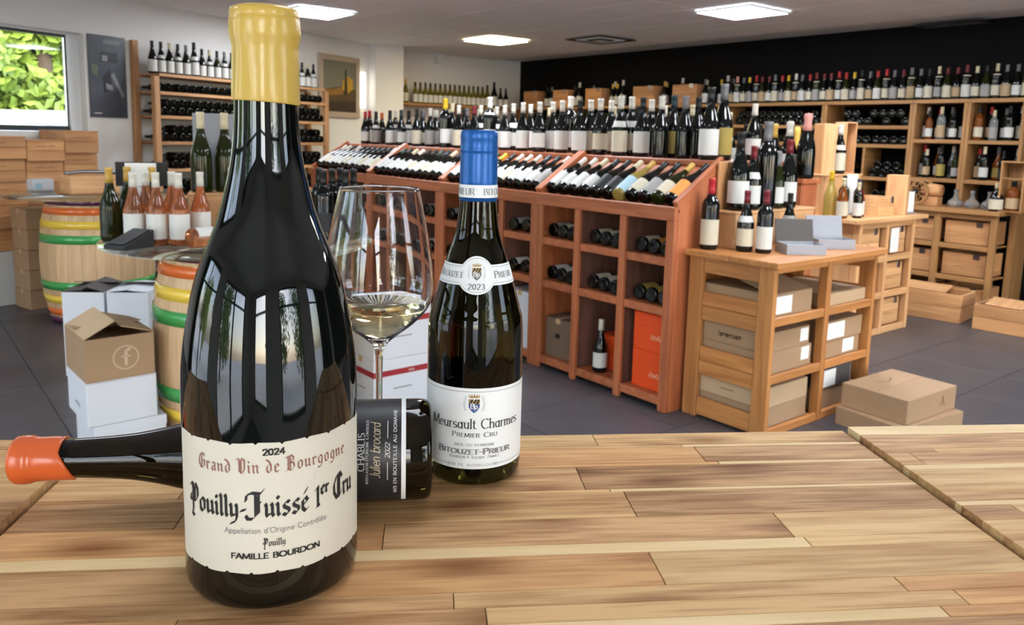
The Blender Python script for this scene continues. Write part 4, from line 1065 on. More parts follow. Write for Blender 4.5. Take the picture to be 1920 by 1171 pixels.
box('end_board', -.4, -.388, -.047, .047, 0, .175, M['pine'], t); box('end_board', .318, .33, -.047, .047, 0, .175, M['pine'], t); box('lid', -.41, .34, -.062, .062, .1755, .19, M['pine'], t)
o = tag(box('box_lid', 3.40, 3.62, 2.547, 2.561, KZ, 1.30, M['case']), 'plain pine box lid leaning behind the big magnum on the riser', 'box lid')
RZ = KZ+.19
def gift(label, px, py, dz, rz):
    t = tag(empty('gift_box', (px, py, KZ), rz), label, 'gift box', 'open grey gift boxes')
    box('base', -.1, .1, -.07, .07, 0, .004, M['greycard'], t, bev=0)
    for a in ((-.1, .1, -.07, -.066), (-.1, .1, .066, .07), (-.1, -.096, -.0655, .0655), (.096, .1, -.0655, .0655)): box('side', *a, .0042, .05, M['greycard'], t, bev=.001)
    l = box('lid', -.1, .1, -.003, .003, 0, .125, M['darkcard'] if dz else M['greycard'], t); l.location = (0, .09, .1); l.rotation_euler = (-.25, 0, 0)
    box('insert', -.09, .09, -.06, .06, .01, .035, M['whitecard'], t)
gift('open grey gift box with dark lid at the front of the crate table', 3.585, 2.165, 1, -.6)
gift('open pale grey gift box at the far end of the crate table', 3.93, 2.20, 0, -.6)
for px, py, kd, cp_, lb, sc, lab_ in ((1392, 384, 'burg', 'black', 'white', 1.35, 'big dark magnum with white label on the pine riser'), (1434, 383, 'burg', 'wine red', 'white', 1.12, 'bottle with red capsule and white neck label on the pine riser'),
        (1462, 378, 'bord', 'grey', None, 1.55, 'tallest dark bottle without label on the pine riser'), (1478, 384, 'cham', 'grey', 'white', 1.02, 'greenish bottle with slanted white label on the pine riser'), (1507, 382, 'burg', 'wine red', 'white', 1.25, 'dark magnum with wine red capsule at the end of the pine riser')):
    crate_bottle(kd, ({1392: 3.48, 1434: 3.60, 1462: 3.715, 1478: 3.822, 1507: 3.93}[px], 2.482, RZ), lab_, cap=cp_, lab=lb, sc=sc, glass='green' if kd == 'cham' else 'dark', neck='white' if px == 1434 else None)

# ------------------------------------------------------------------ cartons on the floor by the tables
def open_carton(name, label, loc, rz, sx, sy, sz, m, inner, flaps, group=None, floor_z=.003):
    """carton with walls, floor and raised flaps: flaps = [(edge, angle, material)]"""
    t = tag(empty(name, loc, rz), label, 'carton', group); th = .005
    box('base', -sx/2, sx/2, -sy/2, sy/2, 0, th, m, t, bev=0)
    box('side', -sx/2, sx/2, -sy/2, -sy/2+th, th, sz, m, t, bev=.001); box('side', -sx/2, sx/2, sy/2-th, sy/2, th, sz, m, t, bev=.001)
    box('side', -sx/2, -sx/2+th, -sy/2+th, sy/2-th, th, sz, m, t, bev=.001); box('side', sx/2-th, sx/2, -sy/2+th, sy/2-th, th, sz, m, t, bev=.001)
    box('packing', -sx/2+th, sx/2-th, -sy/2+th, sy/2-th, th, sz*.82, inner, t, bev=0)
    for e, a, fm in flaps:
        L_ = sy if e[0] == 'x' else sx; D_ = (sx if e[0] == 'x' else sy)*.5
        me_ = box_mesh(round(D_, 4), round(L_-.004, 4), .004, 0)
        o = new('flap', me_, fm, t); sg = 1 if e[1] == '+' else -1
        hx = sg*(sx/2 if e[0] == 'x' else sy/2)
        # hinge at the rim; angle 0 lies shut, positive lifts
        c_, s_ = math.cos(a), math.sin(a)
        off = Vector((hx-sg*D_/2*c_, 0, sz+.003+D_/2*s_))
        if e[0] == 'x': o.location = off; o.rotation_euler = (0, sg*a, 0)
        else: o.location = (0, off.x, off.z); o.rotation_euler = (-sg*a, 0, PI/2) if False else (0, 0, 0); 
        if e[0] == 'y':
            o.data = box_mesh(round(L_-.004, 4), round(D_, 4), .004, 0); o.rotation_euler = (-sg*a, 0, 0)
            if len(o.data.materials) == 0: o.data.materials.append(None)
            o.material_slots[0].link = 'OBJECT'; o.material_slots[0].material = fm
    return t
# ------------------------------------------------------------------ barrels
HOOPS = [('purple', (84, 34, 66)), ('orange', (214, 104, 44)), ('yellow', (226, 190, 70)), ('green', (62, 148, 76))]
HM = {n: mat(n+'_hoop_paint', c, .22, coat=.3) for n, c in HOOPS}
glass_top = mat('tempered_glass', (214, 232, 226), .01, trans=1.0, ior=1.3)
def barrel_r(z, H=.9, R=.38, r=.315):
    u = (z/H-.5)*2
    return R-(R-r)*abs(u)**2.2
def barrel(loc, label, glabel, gr, rz=0):
    t = tag(empty('wine_barrel', loc, rz), label, 'barrel', 'wine barrels with rainbow hoops')
    n, H = 26, .9
    v, f = [], []
    zs = [H*i/10 for i in range(11)]
    da = 2*PI/n
    for z in zs:
        R = barrel_r(z)
        for a, rr in ((-da/2*.985, R), (0, R+.0015), (da/2*.985, R), (da/2*.985, R-.025), (-da/2*.985, R-.025)):
            v.append((rr*math.cos(a), rr*math.sin(a), z))
    for i in range(10):
        for j in range(5):
            k = (j+1) % 5; f.append((i*5+j, i*5+k, (i+1)*5+k, (i+1)*5+j))
    f += [(0, 4, 3, 2, 1), tuple(50+i for i in (0, 1, 2, 3, 4))]
    me = mesh_from('stave', v, f)
    for i in range(n): new('stave', me, M['stave'][2], t, (0, 0, 0), (0, 0, i*da))
    new('barrel_head', lathe_mesh('head', [(0, .85), (.287, .85), (.287, .87), (0, .87)], 26, False), M['stave'][0], t)
    new('barrel_head', lathe_mesh('head', [(0, .03), (.287, .03), (.287, .05), (0, .05)], 26, False), M['stave'][0], t)
    bands = [(.036, 'purple', .048), (.10, 'orange', .05), (.195, 'yellow', .055), (.295, 'green', .06)]
    for z, nme, w in bands:
        for zz_ in (H-z+.01, z-.01):
            hw = w/2
            pr = [(barrel_r(zz_-hw)+.0018, zz_-hw), (barrel_r(zz_-hw)+.006, zz_-hw), (barrel_r(zz_+hw)+.006, zz_+hw), (barrel_r(zz_+hw)+.0018, zz_+hw)]
            new('hoop', lathe_mesh('hoop', pr+[pr[0]], 52), HM[nme], t)
    g = tag(new('glass_top', lathe_mesh('glass_top', [(0, 0), (gr-.003, 0), (gr, .003), (gr, .011), (gr-.003, .014), (0, .014)], 72), glass_top, None, (loc[0], loc[1], .901)), glabel, 'glass top')
    return t
BF = Vector((1.225, 6.43, 0)); BN = Vector((1.255, 3.53, 0))
barrel(BF, 'oak barrel with rainbow painted hoops by the stacked wine cases', 'round glass top with wooden tray on the farther barrel', .60)
barrel(BN, 'oak barrel with rainbow painted hoops half hidden behind the magnum', 'round glass top holding rosé bottles on the nearer barrel', .58, .1)
GT = .9151
BH = BN.normalized(); BS = Vector((BH.y, -BH.x, 0))
def nb(side, back): p = BN+BS*side+BH*back; return (p.x, p.y, GT)
grp = 'bottles on the barrel tops'
for i, pos in enumerate(((-.425, -.10), (-.335, -.12), (-.245, -.14), (-.165, -.04), (-.385, .0), (-.28, -.025))):
    bottle('burg', nb(*pos), 'rosé bottle with white capsule and white label, %s on the nearer barrel' % ['front left', 'front middle', 'front right', 'rearmost right', 'back left', 'back middle'][i], grp, 'rose', 'white', 'white', sc=1.0, big=True, neck=None)
for i, pos in enumerate(((-.53, .02), (-.47, .11), (-.37, .12))):
    bottle('burg', nb(*pos), 'green bottle with gold capsule, %s of three at the left of the barrel top' % ORD[i], grp, 'green', 'gold', None, sc=1.04)
for i, pos in enumerate(((.36, -.05), (.41, .05), (.46, -.05), (.36, .15), (.46, .15), (.51, .05))):
    bottle('bord', nb(*pos), 'black bottle seen between magnum and wine glass, %s of the cluster' % ORD[i], grp, 'dark', 'black', 'black', sc=1.05)
# bottle lying on the barrel glass
p = nb(-.2, -.30); d_ = BS*.75+BH*.45
o = bottle('burg', (p[0], p[1], GT+.0418), 'rosé bottle lying on its side on the glass of the nearer barrel', None, 'rose', 'white', 'white', rot=(0, PI/2, math.atan2(d_.y, d_.x)), big=True)
t = tag(empty('leaflet_stand', nb(-.43, -.24), .5), 'black sloping card holder at the edge of the barrel glass', 'card holder')
prism('wedge', [(-.075, 0), (.075, 0), (.075, .07), (-.075, .016)], 'y', -.055, .055, M['ink'], t)
b_ = box('card', -.07, .07, -.045, .045, 0, .003, M['blackpaper'], t); b_.location = (-.002, 0, .0465); b_.rotation_euler = (0, -.345, 0)
# wooden case with two tall whites
p = nb(-.12, .30)
WBX = Vector((p[0], p[1], GT))
t = tag(empty('wooden_case', WBX, math.atan2(BS.y, BS.x)), 'small pine case carrying two cream capsule bottles on the barrel', 'wooden case')
box('front_board', -.11, .11, -.08, -.068, 0, .175, M['pine'], t); box('back_board', -.11, .11, .068, .08, 0, .175, M['pine'], t)
box('end_board', -.11, -.098, -.067, .067, 0, .175, M['pine'], t); box('end_board', .098, .11, -.067, .067, 0, .175, M['pine'], t); box('lid', -.112, .112, -.082, .082, .1755, .188, M['pine'], t)
for i, q in enumerate(((-.17, .28), (-.065, .32))):
    c_ = nb(*q)
    bottle('burg', (c_[0], c_[1], GT+.1885), 'tall green bottle with cream capsule on the pine case, %s' % ['front one', 'rear one'][i], grp, 'green', 'cream', None, sc=(1.18, 1.18, 1.25))
t = tag(empty('grey_placard', nb(-.12, .405), math.atan2(BS.y, BS.x)), 'plain grey placard standing behind the cream capsule bottles', 'placard')
box('panel', -.09, .16, -.004, .004, .012, .56, M['greycard'], t); box('foot', -.06, .12, -.02, .02, 0, .0115, M['greycard'], t)
# cream capsule bottle peeping past the magnum's shoulder
bottle('cham', nb(-.03, .1), 'dark bottle with cream foil capsule tucked behind the magnum neck', grp, 'dark', 'cream', None, sc=1.05)
# tray with bits on the far barrel
p = onz(172, 362, GT)
t = tag(empty('wooden_tray', (p.x, p.y+.05, GT), .2), 'open pine tray holding a rolled cloth on the farther barrel', 'tray')
for a in ((-.17, .17, -.1, -.088), (-.17, .17, .088, .1), (-.17, -.158, -.087, .087), (.158, .17, -.087, .087)): box('side', *a, .0065, .13, M['pine'], t)
box('base', -.17, .17, -.1, .1, 0, .006, M['pine'], t)
o = tag(new('corkscrew', tube_mesh('corkscrew', [(-.16, -.02, 0), (-.05, 0, .01), (.06, .01, .008), (.19, .02, 0)], .013, 8), M['metal'], None, (p.x, p.y+.05, GT+.145)), 'silver lever corkscrew across the pine tray', 'corkscrew')
p = onz(76, 356, GT)
t = tag(empty('card_box', (p.x, p.y, GT), .3), 'small white and blue box at the left of the glass top', 'box')
box('body', -.075, .075, -.05, .05, 0, .085, M['whitecard'], t); box('print', -.06, -.01, -.0512, -.0504, .01, .055, LAB['blue'], t, bev=0)
# white sign behind the rosé group
p = nb(-.42, .215)
t = tag(empty('price_sign', (p[0], p[1], GT), math.atan2(BS.y, BS.x)), 'white card in a black frame behind the green bottles', 'sign')
box('frame', -.11, .11, -.006, .006, .22, .33, M['ink'], t); box('card', -.07, .06, -.009, -.0065, .22, .325, M['white'], t, bev=0); box('stand', -.07, .07, -.006, .006, 0, .2195, M['plinth'], t)

# ------------------------------------------------------------------ cartons between the barrels
t = carton('wine_carton', 'white flap lid carton at the bottom of the stack by the barrel', .735, 3.575, 0, .275, .34, .205, .02, M['whitecard'], 'cartons stacked by the barrel', tape=False)
box('lid_lip', -.1395, .1395, -.1722, -.1705, .165, .2045, M['whitecard'], t, bev=.0005)
text_obj('print', [arc(0, .075, .016, .016, 0, 360, 10)[:-1]], lambda a, b: (a+.01, -.1706, b), M['greyink'], t)
t = carton('wine_carton', 'plain white carton in the middle of the stack under the kraft carton', .705, 3.565, .206, .265, .325, .185, .04, M['whitecard'], 'cartons stacked by the barrel', tape=False)
flat_text(t, '~~~', .03, mat('faint_blue_ink', (178, 186, 200), .6), ('x', -.1332, -1), (0, .05), 'thin', slant=.25)
t = open_carton('wine_carton', 'open kraft carton with a round printed emblem on top of the white cartons', (.70, 3.555, .392), .05, .26, .32, .175, M['kraft'], M['kraft_in'], [('x-', .5, M['kraft_pale']), ('x+', .3, M['kraft']), ('y+', .1, M['kraft'])])
rg = [[(a[0], a[1]), (b[0], b[1]), (b[0]*.9, b[1]*.9), (a[0]*.9, a[1]*.9)] for a, b in zip(arc(0, 0, .05, .05, 0, 360, 28), arc(0, 0, .05, .05, 0, 360, 28)[1:])]
pale_ink = mat('pale_card_ink', (196, 170, 142), .7)
text_obj('print', rg, lambda a, b: (a+.02, -.1606, b+.085), pale_ink, t)
fl_, w_ = text_polys('f', .07, 'sans', pen=(.12, 0, .08)) if 'f' in SK else ([nib_poly((0, -.03), (0, .025), .012, 0, .006), nib_poly((0, .025), (.015, .035), .012, 0, .006), nib_poly((-.014, .005), (.014, .005), .006, 0, .006)], 0)
text_obj('print', fl_, lambda a, b: (a+.02, -.1606, b+.085), pale_ink, t)
flat_text(t, '#####', .022, M['brownink'], ('x', -.1306, -1), (0, .09))
# pair of white cartons with dark lids behind
for i in range(2):
    cx_, cy_ = ((.918, 4.99), (1.118, 4.858))[i]
    t = open_carton('wine_carton', ('white carton with dark folded lid flap behind the kraft carton, nearer the far barrel', 'white carton with pale flap behind the kraft carton, nearer the near barrel')[i], (cx_, cy_, .232), -.58, .225, .30, .25, M['whitecard'], M['darkcard'], [('y+', .2, M['darkcard']), ('x-', .12, M['darkcard'] if i == 0 else M['whitecard']), ('x+', .3 if i == 0 else .1, M['darkcard'] if i == 0 else M['whitecard'])], 'white cartons behind the kraft one')
    carton('wine_carton', ('closed white carton under the dark lidded one by the far barrel', 'closed white carton under the pale flapped one by the near barrel')[i], cx_, cy_, 0, .225, .30, .231, -.58, M['whitecard'], 'white cartons behind the kraft one', tape=False)

# ------------------------------------------------------------------ wine cases under the window
def wcase(s0, s1, off, z0, z1, label, d=.34):
    c = WL((s0+s1)/2, off-d/2, z0)
    t = tag(empty('wine_case', c, WA), label, 'wine case', 'wooden wine cases under the window')
    sx, h = s1-s0, z1-z0; g = .002
    box('front_board', -sx/2+g, sx/2-g, -d/2, -d/2+.012, g, h*.5-.001, M['case'], t); box('front_board', -sx/2+g, sx/2-g, -d/2, -d/2+.012, h*.5+.001, h-.013, M['case'], t)
    box('back_board', -sx/2+g, sx/2-g, d/2-.012, d/2, g, h-.013, M['case'], t)
    for a, b in ((-sx/2+g, -sx/2+.013), (sx/2-.013, sx/2-g)): box('end_board', a, b, -d/2+.0125, d/2-.0125, g, h-.013, M['case'], t)
    box('lid', -sx/2+g, sx/2-g, -d/2, d/2, h-.0125, h-.001, M['case'], t)
    mk = mat('burnt_print', (128, 78, 44), .7) if 'burnt' not in M else M['burnt']; M['burnt'] = mk
    text_obj('brand_mark', [[(a, b+h*.62) for a, b in pl] for pl in text_polys('### ##', min(.045, h*.28), 'sans')[0]], lambda a, b: (a, -d/2-.0006, b), mk, t)
pz = .42
t = tag(empty('display_plinth', WL(-1.6, .22), WA), 'white plinth under the stacked wooden wine cases', 'plinth'); box('body', -1.25, .98, -.17, .20, 0, pz-.001, M['plinth'], t)
colx = [(-2.75, -2.2, 1.30), (-2.19, -1.73, 1.28), (-1.72, -1.262, 1.31), (-1.26, -.952, 1.285), (-.95, -.645, 1.362)]
cn_ = ['fifth', 'fourth', 'third', 'second', 'first']
for ci, (s0, s1, zt2) in enumerate(colx):
    n = 5; st = (zt2-pz)/n
    for r in range(n):
        wcase(s0, s1, .37+.012*((ci*3+r*2) % 3), pz+st*r, pz+st*(r+1)-.001, 'wooden wine case, %s from the bottom in the %s column from the poster' % (ORD[r], cn_[ci]))
for r in range(5):
    c = WL(-1.30, .60+.008*(r % 2), .0)
    t = tag(empty('wine_carton', (c.x, c.y, .154*r), WA-.15), 'brown carton, %s from the floor in the column left of the far barrel' % ORD[r], 'carton', 'brown cartons left of the far barrel')
    box('body', -.17, .17, -.13, .13, 0, .149, M['kraft'], t); box('lid_flap', -.17, .17, -.13, -.001, .1492, .153, M['kraft_in'], t, bev=.001); box('lid_flap', -.17, .17, .001, .13, .1492, .153, M['kraft_in'], t, bev=.001)
    box('tape', -.1706, .1706, -.02, .02, .12, .1535, M['kraft_pale'], t, bev=0)
    text_obj('print', [[(a, b+.05) for a, b in pl] for pl in text_polys('####', .045, 'sans')[0]], lambda a, b: (a, -.1306, b), M['brownink'], t)

# ------------------------------------------------------------------ poster, painting and lamps on the window wall
s0, z1 = wf(163, 62, .01); s1, z0 = wf(240, 222, .01)
t = tag(empty('poster', WL((s0+s1)/2, .003, (z0+z1)/2), WA), 'dark grey poster of a bottle hung between window and bottle rack', 'poster')
hw, hh = (s1-s0)/2, (z1-z0)/2
box('sheet', -hw, hw, -.008, 0, -hh, hh, mat('poster_slate', (72, 76, 84), .35, vary=.25, vscale=3), t, bev=0)
pg = mat('poster_grey', (134, 136, 138), .4); pd = mat('poster_black', (30, 32, 34), .4); pgr = mat('poster_green', (96, 108, 84), .4)
def pp(name, pts, m, e=-.009): return text_obj(name, [pts], lambda a, b: (a*hw, e, b*hh), m, t)
pp('print', [(-.4, .35), (.55, .35), (.55, .6), (-.4, .6)], pd); pp('print', [(-.3, .38), (.0, .38), (.0, .52), (-.3, .52)], pg, -.0095)
pp('print', [(.15, .05), (.3, .12), (.85, -.42), (.75, -.5)], pg); pp('print', [(-.9, .3), (-.5, .25), (-.55, .0), (-.8, .05)], pgr); pp('print', [(-.3, .0), (.1, .2), (.2, -.3), (-.25, -.4)], pd); pp('print', [(-.15, -.15), (.2, -.2), (.25, -.33), (-.1, -.3)], pg, -.0095)
text_obj('print', text_polys('~~~', .06, 'sans')[0], lambda a, b: (a+.05, -.009, b+hh*.78), pg, t)
text_obj('print', text_polys('###', .04, 'bold')[0], lambda a, b: (a-hw*.6, -.009, b-hh*.93), M['white'], t)
s0, z1 = wf(598, 98, .03); s1, z0 = wf(674, 222, .03)
t = tag(empty('painting', WL((s0+s1)/2, .004, (z0+z1)/2), WA), 'framed yellow and brown landscape painting above the cabinet end', 'painting')
hw, hh = (s1-s0)/2, (z1-z0)/2
fw_ = mat('pale_wood_frame', (176, 158, 138), .5)
for a in ((-hw, hw, -hh, -hh+.07), (-hw, hw, hh-.07, hh), (-hw, -hw+.07, -hh+.07, hh-.07), (hw-.07, hw, -hh+.07, hh-.07)): box('frame', a[0], a[1], -.035, 0, a[2], a[3], fw_, t)
box('canvas', -hw+.07, hw-.07, -.02, -.004, -hh+.07, hh-.07, mat('canvas_sky', (120, 118, 100), .5), t, bev=0)
def cp2(pts, rgb, e): text_obj('brushwork', [pts], lambda a, b: (a*(hw-.07), e, b*(hh-.07)), mat('paint', rgb, .5, vary=.2), t)
cp2([(-1, -1), (1, -1), (1, -.1), (.3, .05), (-1, -.15)], (86, 66, 40), -.0206); cp2([(-1, -.15), (-.3, -.1), (.3, .05), (.2, -.3), (-1, -.4)], (140, 100, 44), -.0210)
cp2([(.15, -.1), (.2, .3), (.45, .45), (.8, .35), (.85, -.05), (.5, -.25)], (186, 146, 40), -.0214); cp2([(.28, -.3), (.33, .7), (.42, .7), (.48, -.3)], (52, 44, 32), -.0218); cp2([(-1, -1), (1, -1), (1, -.55), (-1, -.6)], (58, 46, 34), -.0222)
tube_m = mat('lit_tube', (255, 248, 236), .4, emit=2.2)
for px, lab_, em in ((682, 'slim lit vertical wall lamp left of the white pillar', tube_m), (711, 'dim glowing strip standing in for a reflection at the white pillar edge', mat('reflection_strip', (250, 246, 238), .4, emit=.55))):  # second one is no lamp: a glowing strip standing in for a reflection
    s, zt3 = wf(px, 135, .05); s_, zb3 = wf(px, 203, .05)
    t = tag(empty('wall_lamp', WL(s, .04, zb3), WA), lab_, 'wall lamp', 'vertical wall lamps')
    h_ = zt3-zb3
    new('tube', lathe_mesh('tube', [(0, 0), (.03, .005), (.034, .02), (.034, h_-.02), (.03, h_-.005), (0, h_)], 16), em, t)
    box('backplate', -.02, .02, .034, .0395, .02, h_-.02, M['frame_white'], t)
o = tag(box('alarm_box', 5.62, 5.72, 9.84, 9.899, 2.32, 2.42, M['greycard']), 'small grey alarm box high on the recess wall by the pillar', 'alarm box')
p = ony(822, 108, 9.87); o = tag(box('wall_sensor', p.x-.05, p.x+.05, 9.82, 9.899, p.z-.08, p.z+.08, M['frame_white']), 'small white sensor high on the recess wall', 'sensor')

# ------------------------------------------------------------------ bottle rack on the window wall
RS0, RS1, RD = -.03, 2.36, .335
t = tag(empty('bottle_rack', W0, WA), 'tall pine bottle rack full of lying bottles beside the poster', 'rack')
rk = M['rackwood']
shz = [1.90, 1.735, 1.515, 1.275, 1.02, .76, .48, .2]
for s in (RS0, RS0+1.28, RS1-.06):
    for y in (-RD, -.06): box('post', s, s+.06, y, y+.05, 0, 2.20 if s == RS0 and y > -.1 else 1.87, rk, t)
for z in shz:
    box('shelf_rail', RS0+.061, RS1-.061, -RD+.002, -RD+.032, z-.03, z, rk, t); box('shelf_rail', RS0+.061, RS1-.061, -.056, -.026, z-.03, z, rk, t)
    for i in range(8):
        a = RS0+.07+i*(RS1-RS0-.14)/8
        box('shelf_slat', a+.004, a+(RS1-RS0-.14)/8-.004, -RD+.034, -.058, z-.018, z-.003, rk, t)
TOPR = ['black']*30
n = 24
for i in range(n):
    s = RS0+.12+i*(RS1-RS0-.2)/(n-1)
    p = WL(s, .17, 1.9005)
    gl_ = 'green' if i in (10, 8) else 'dark'
    bottle('burg', p, '%s bottle with white label, %s from the left on top of the pine rack' % (GW[gl_], ordinal(i)), 'bottles on top of the pine rack', gl_, ['black', 'black', 'cream', 'black', 'grey'][i % 5] if i != 5 else 'black', 'white', sc=1.12 if i == 5 else (.95 if i > 5 else 1.0), big=True, neck='white' if i % 2 else None)
plc = []
for z, nl_ in ((1.735, 1), (1.515, 2), (1.275, 2), (1.02, 2), (.76, 2), (.48, 2)):
    for ly in range(nl_):
        m_ = 26-ly
        for i in range(m_):
            s = RS0+.115+(i+ly*.5)*.093
            if RS0+1.28-.045 < s < RS0+1.28+.105 or s > RS1-.11: continue
            if random.random() < .10 and ly: continue
            plc.append((s+random.uniform(-.004, .004), RD-.01+random.uniform(-.012, .015), z+.0415+ly*.073))
def rotrack(p):
    c = WL(p[0], p[1], p[2]); d = -WNrm; x_ = Vector((0, 0, -1)); y_ = d.cross(x_)
    mt = Matrix((x_, y_, d)).transposed().to_4x4(); mt.translation = c; return mt
stuff_bottles('rack_bottles', plc, GL['dark'], 'dark bottles lying base outward filling the pine rack shelves', rotrack)
# recess shelf with white wines
t = tag(empty('wall_shelf', (5.6, 9.52, 0)), 'brown shelf unit in the wall recess under a row of white wines', 'shelf')
zr = 1.83
box('shelf_board', .0, 2.36, .0, .37, zr-.035, zr, M['shelf'], t)
for xa in (.0, 1.15, 2.31): box('post', xa, xa+.05, .01, .37, 0, zr-.036, M['shelf'], t)
for z in (1.5, 1.15): box('shelf_board', .052, 1.148, .01, .37, z-.03, z, M['shelf'], t); box('shelf_board', 1.202, 2.308, .01, .37, z-.03, z, M['shelf'], t)
RPX = [760, 779, 789, 798, 807, 816, 825, 834, 843, 852, 861, 870, 879, 887, 896, 904, 913, 926, 938, 948]
rxs = relax([(ony(px, 190, 9.66).x, .0415*(1.25 if i == 17 else (1.08 if i in (0, 16) else .98))) for i, px in enumerate(RPX)], .002)
for i in range(20):
    gl_ = 'dark' if i in (17, 18, 19) else 'olive'
    bottle('burg', (rxs[i], 9.66, zr+.0005), '%s bottle with dark capsule, %s from the pillar on the recess shelf' % (GW[gl_], ordinal(i)), 'white wines on the recess shelf', gl_, 'black' if i else 'gold', 'white', sc=1.25 if i == 17 else (1.08 if i in (0, 16) else .98), big=True)

# ------------------------------------------------------------------ second counter with drawer cases
t = tag(empty('display_counter', (0, 0, 0)), 'pale oak display counter with wooden cases in its bays', 'counter')
QX0, QX1, QY0, QY1, QZ = 5.38, 6.22, 2.80, 3.36, .885
pn = M['pine']
box('top_board', QX0-.1, QX1+.14, QY0-.03, QY0+.28, QZ-.03, QZ, pn, t); box('top_board', QX0-.1, QX1+.14, QY0+.283, QY1+.02, QZ-.03, QZ, pn, t)
qm = (QX0+QX1)/2
for xa in (QX0, qm-.02, QX1-.04):
    for ya in (QY0, QY1-.05): box('post', xa, xa+.04, ya, ya+.05, 0, QZ-.031, pn, t)
box('side_panel', QX0+.005, QX0+.02, QY0+.051, QY1-.051, .02, QZ-.031, pn, t); box('side_panel', QX1-.02, QX1-.005, QY0+.051, QY1-.051, .02, QZ-.031, pn, t)
box('top_rail', QX0+.041, qm-.021, QY0+.004, QY0+.024, QZ-.075, QZ-.031, pn, t); box('top_rail', qm+.021, QX1-.041, QY0+.004, QY0+.024, QZ-.075, QZ-.031, pn, t)
for zs in (.58, .305, .03):
    for a, b in ((QX0+.041, qm-.021), (qm+.021, QX1-.041)):
        box('shelf_rail', a, b, QY0+.004, QY0+.024, zs-.03, zs+.02, pn, t); box('shelf_board', a, b, QY0+.03, QY1-.06, zs-.012, zs, pn, t)
def drawer_case(label, loc, rz, sx, sy, sz, m, group):
    t = tag(empty('wooden_case', loc, rz), label, 'wooden case', group)
    box('front_board', -sx/2, sx/2, -sy/2, -sy/2+.012, 0, sz*.5-.001, m, t); box('front_board', -sx/2, sx/2, -sy/2, -sy/2+.012, sz*.5+.001, sz, m, t)
    box('back_board', -sx/2, sx/2, sy/2-.012, sy/2, 0, sz, m, t)
    box('end_board', -sx/2, -sx/2+.012, -sy/2+.013, sy/2-.013, 0, sz, m, t); box('end_board', sx/2-.012, sx/2, -sy/2+.013, sy/2-.013, 0, sz, m, t)
    box('base', -sx/2+.013, sx/2-.013, -sy/2+.013, sy/2-.013, 0, .008, m, t)
    c_ = box('clip', sx*.22, sx*.36, -sy/2-.006, -sy/2-.0006, sz-.045, sz+.006, M['metal'], t)
    text_obj('brand_mark', [[(a-sx*.08, b+sz*.35) for a, b in pl] for pl in text_polys('####', sz*.2, 'sans')[0]], lambda a, b: (a, -sy/2-.0006, b), M['burnt'], t)
    return t
for c, (a, b) in enumerate(((QX0+.045, qm-.024), (qm+.024, QX1-.045))):
    for r, zs in enumerate((.0205, .3255, .6005)):
        drawer_case('pale wooden case in the %s bay of the display counter, %s column' % (['bottom', 'middle', 'top'][r], ['near', 'far'][c]), ((a+b)/2-.01, QY0+.03+.19, zs+.03 if r == 0 else zs), 0, b-a-.035, .36, .2, M['pine'], 'wooden cases in the display counter')
p = ony(1676, 465, QY0-.01)
o = tag(box('price_tag', p.x-.06, p.x+.06, QY0-.012, QY0-.006, .62, .80, M['white']), 'white paper tag hanging from the counter front', 'price tag')
# things on the counter
def qp(px, py): q = onz(px, py, QZ); return q
t = tag(empty('case_stack', (5.67, 3.20, QZ)), 'low wooden stand under the tall bottle boxes on the counter', 'stand')
box('front_board', -.25, .25, -.09, -.075, 0, .285, pn, t); box('back_board', -.25, .25, .075, .09, 0, .285, pn, t); box('end_board', -.25, -.236, -.074, .074, 0, .285, pn, t); box('end_board', .236, .25, -.074, .074, 0, .285, pn, t); box('lid', -.26, .26, -.1, .1, .2855, .30, pn, t)
def slot_box(label, loc, rz, w, d, h, filled):
    """tall gift case open at the front"""
    t = tag(empty('bottle_case', loc, rz), label, 'bottle case', 'tall wooden bottle cases')
    box('back_board', -w/2, w/2, d/2-.008, d/2, 0, h, M['case'], t); box('side_board', -w/2, -w/2+.008, -d/2, d/2-.009, 0, h, pn, t); box('side_board', w/2-.008, w/2, -d/2, d/2-.009, 0, h, pn, t)
    box('base', -w/2+.009, w/2-.009, -d/2, d/2-.009, 0, .008, pn, t); box('top_board', -w/2+.009, w/2-.009, -d/2, d/2-.009, h-.008, h, pn, t)
    return t
sz_ = QZ+.3005
slot_box('tall pine bottle case turned sideways on the counter stand', (5.52, 3.20, sz_), 1.2, .11, .12, .37, 0)
slot_box('tall open pine bottle case beside the white capsule bottle', (5.84, 3.22, sz_), -.25, .11, .12, .39, 1)
bottle('burg', (5.67, 3.165, sz_), 'bottle with white capsule and cream label between the tall pine cases', None, 'dark', 'white', 'cream', sc=1.22, big=True, neck='cream')
bottle('cham', (5.36, 3.335, QZ), 'champagne bottle with gold foil behind the tall pine case', None, 'dark', 'gold', 'white', sc=(1.2, 1.2, 2.1))
grp = 'bottles on the display counter'
for px, py, kd, gl_, cp_, lb, sc, lab_ in ((5.34, 3.02, 'burg', 'pale', 'yellow', None, 1.1, 'pale gold bottle with yellow capsule at the counter end'), (5.33, 2.92, 'burg', 'amber', 'cream', 'cream', .95, 'amber bottle with cream capsule at the counter end'), (5.43, 2.97, 'bord', 'green', 'black', 'white', 1.0, 'green bottle with dark capsule on the counter'),
        (5.47, 2.88, 'bord', 'dark', 'cream', 'white', .85, 'small dark bottle with white label on the counter'), (5.58, 2.93, 'cham', 'red', 'black', 'white', .9, 'reddish round shouldered bottle with white tag on the counter'), (5.69, 3.0, 'bord', 'dark', 'black', 'cream', .9, 'dark bottle before the white card on the counter')):
    bottle(kd, (px, py, QZ), lab_, grp, gl_, cp_, lb, sc=sc, big=True)
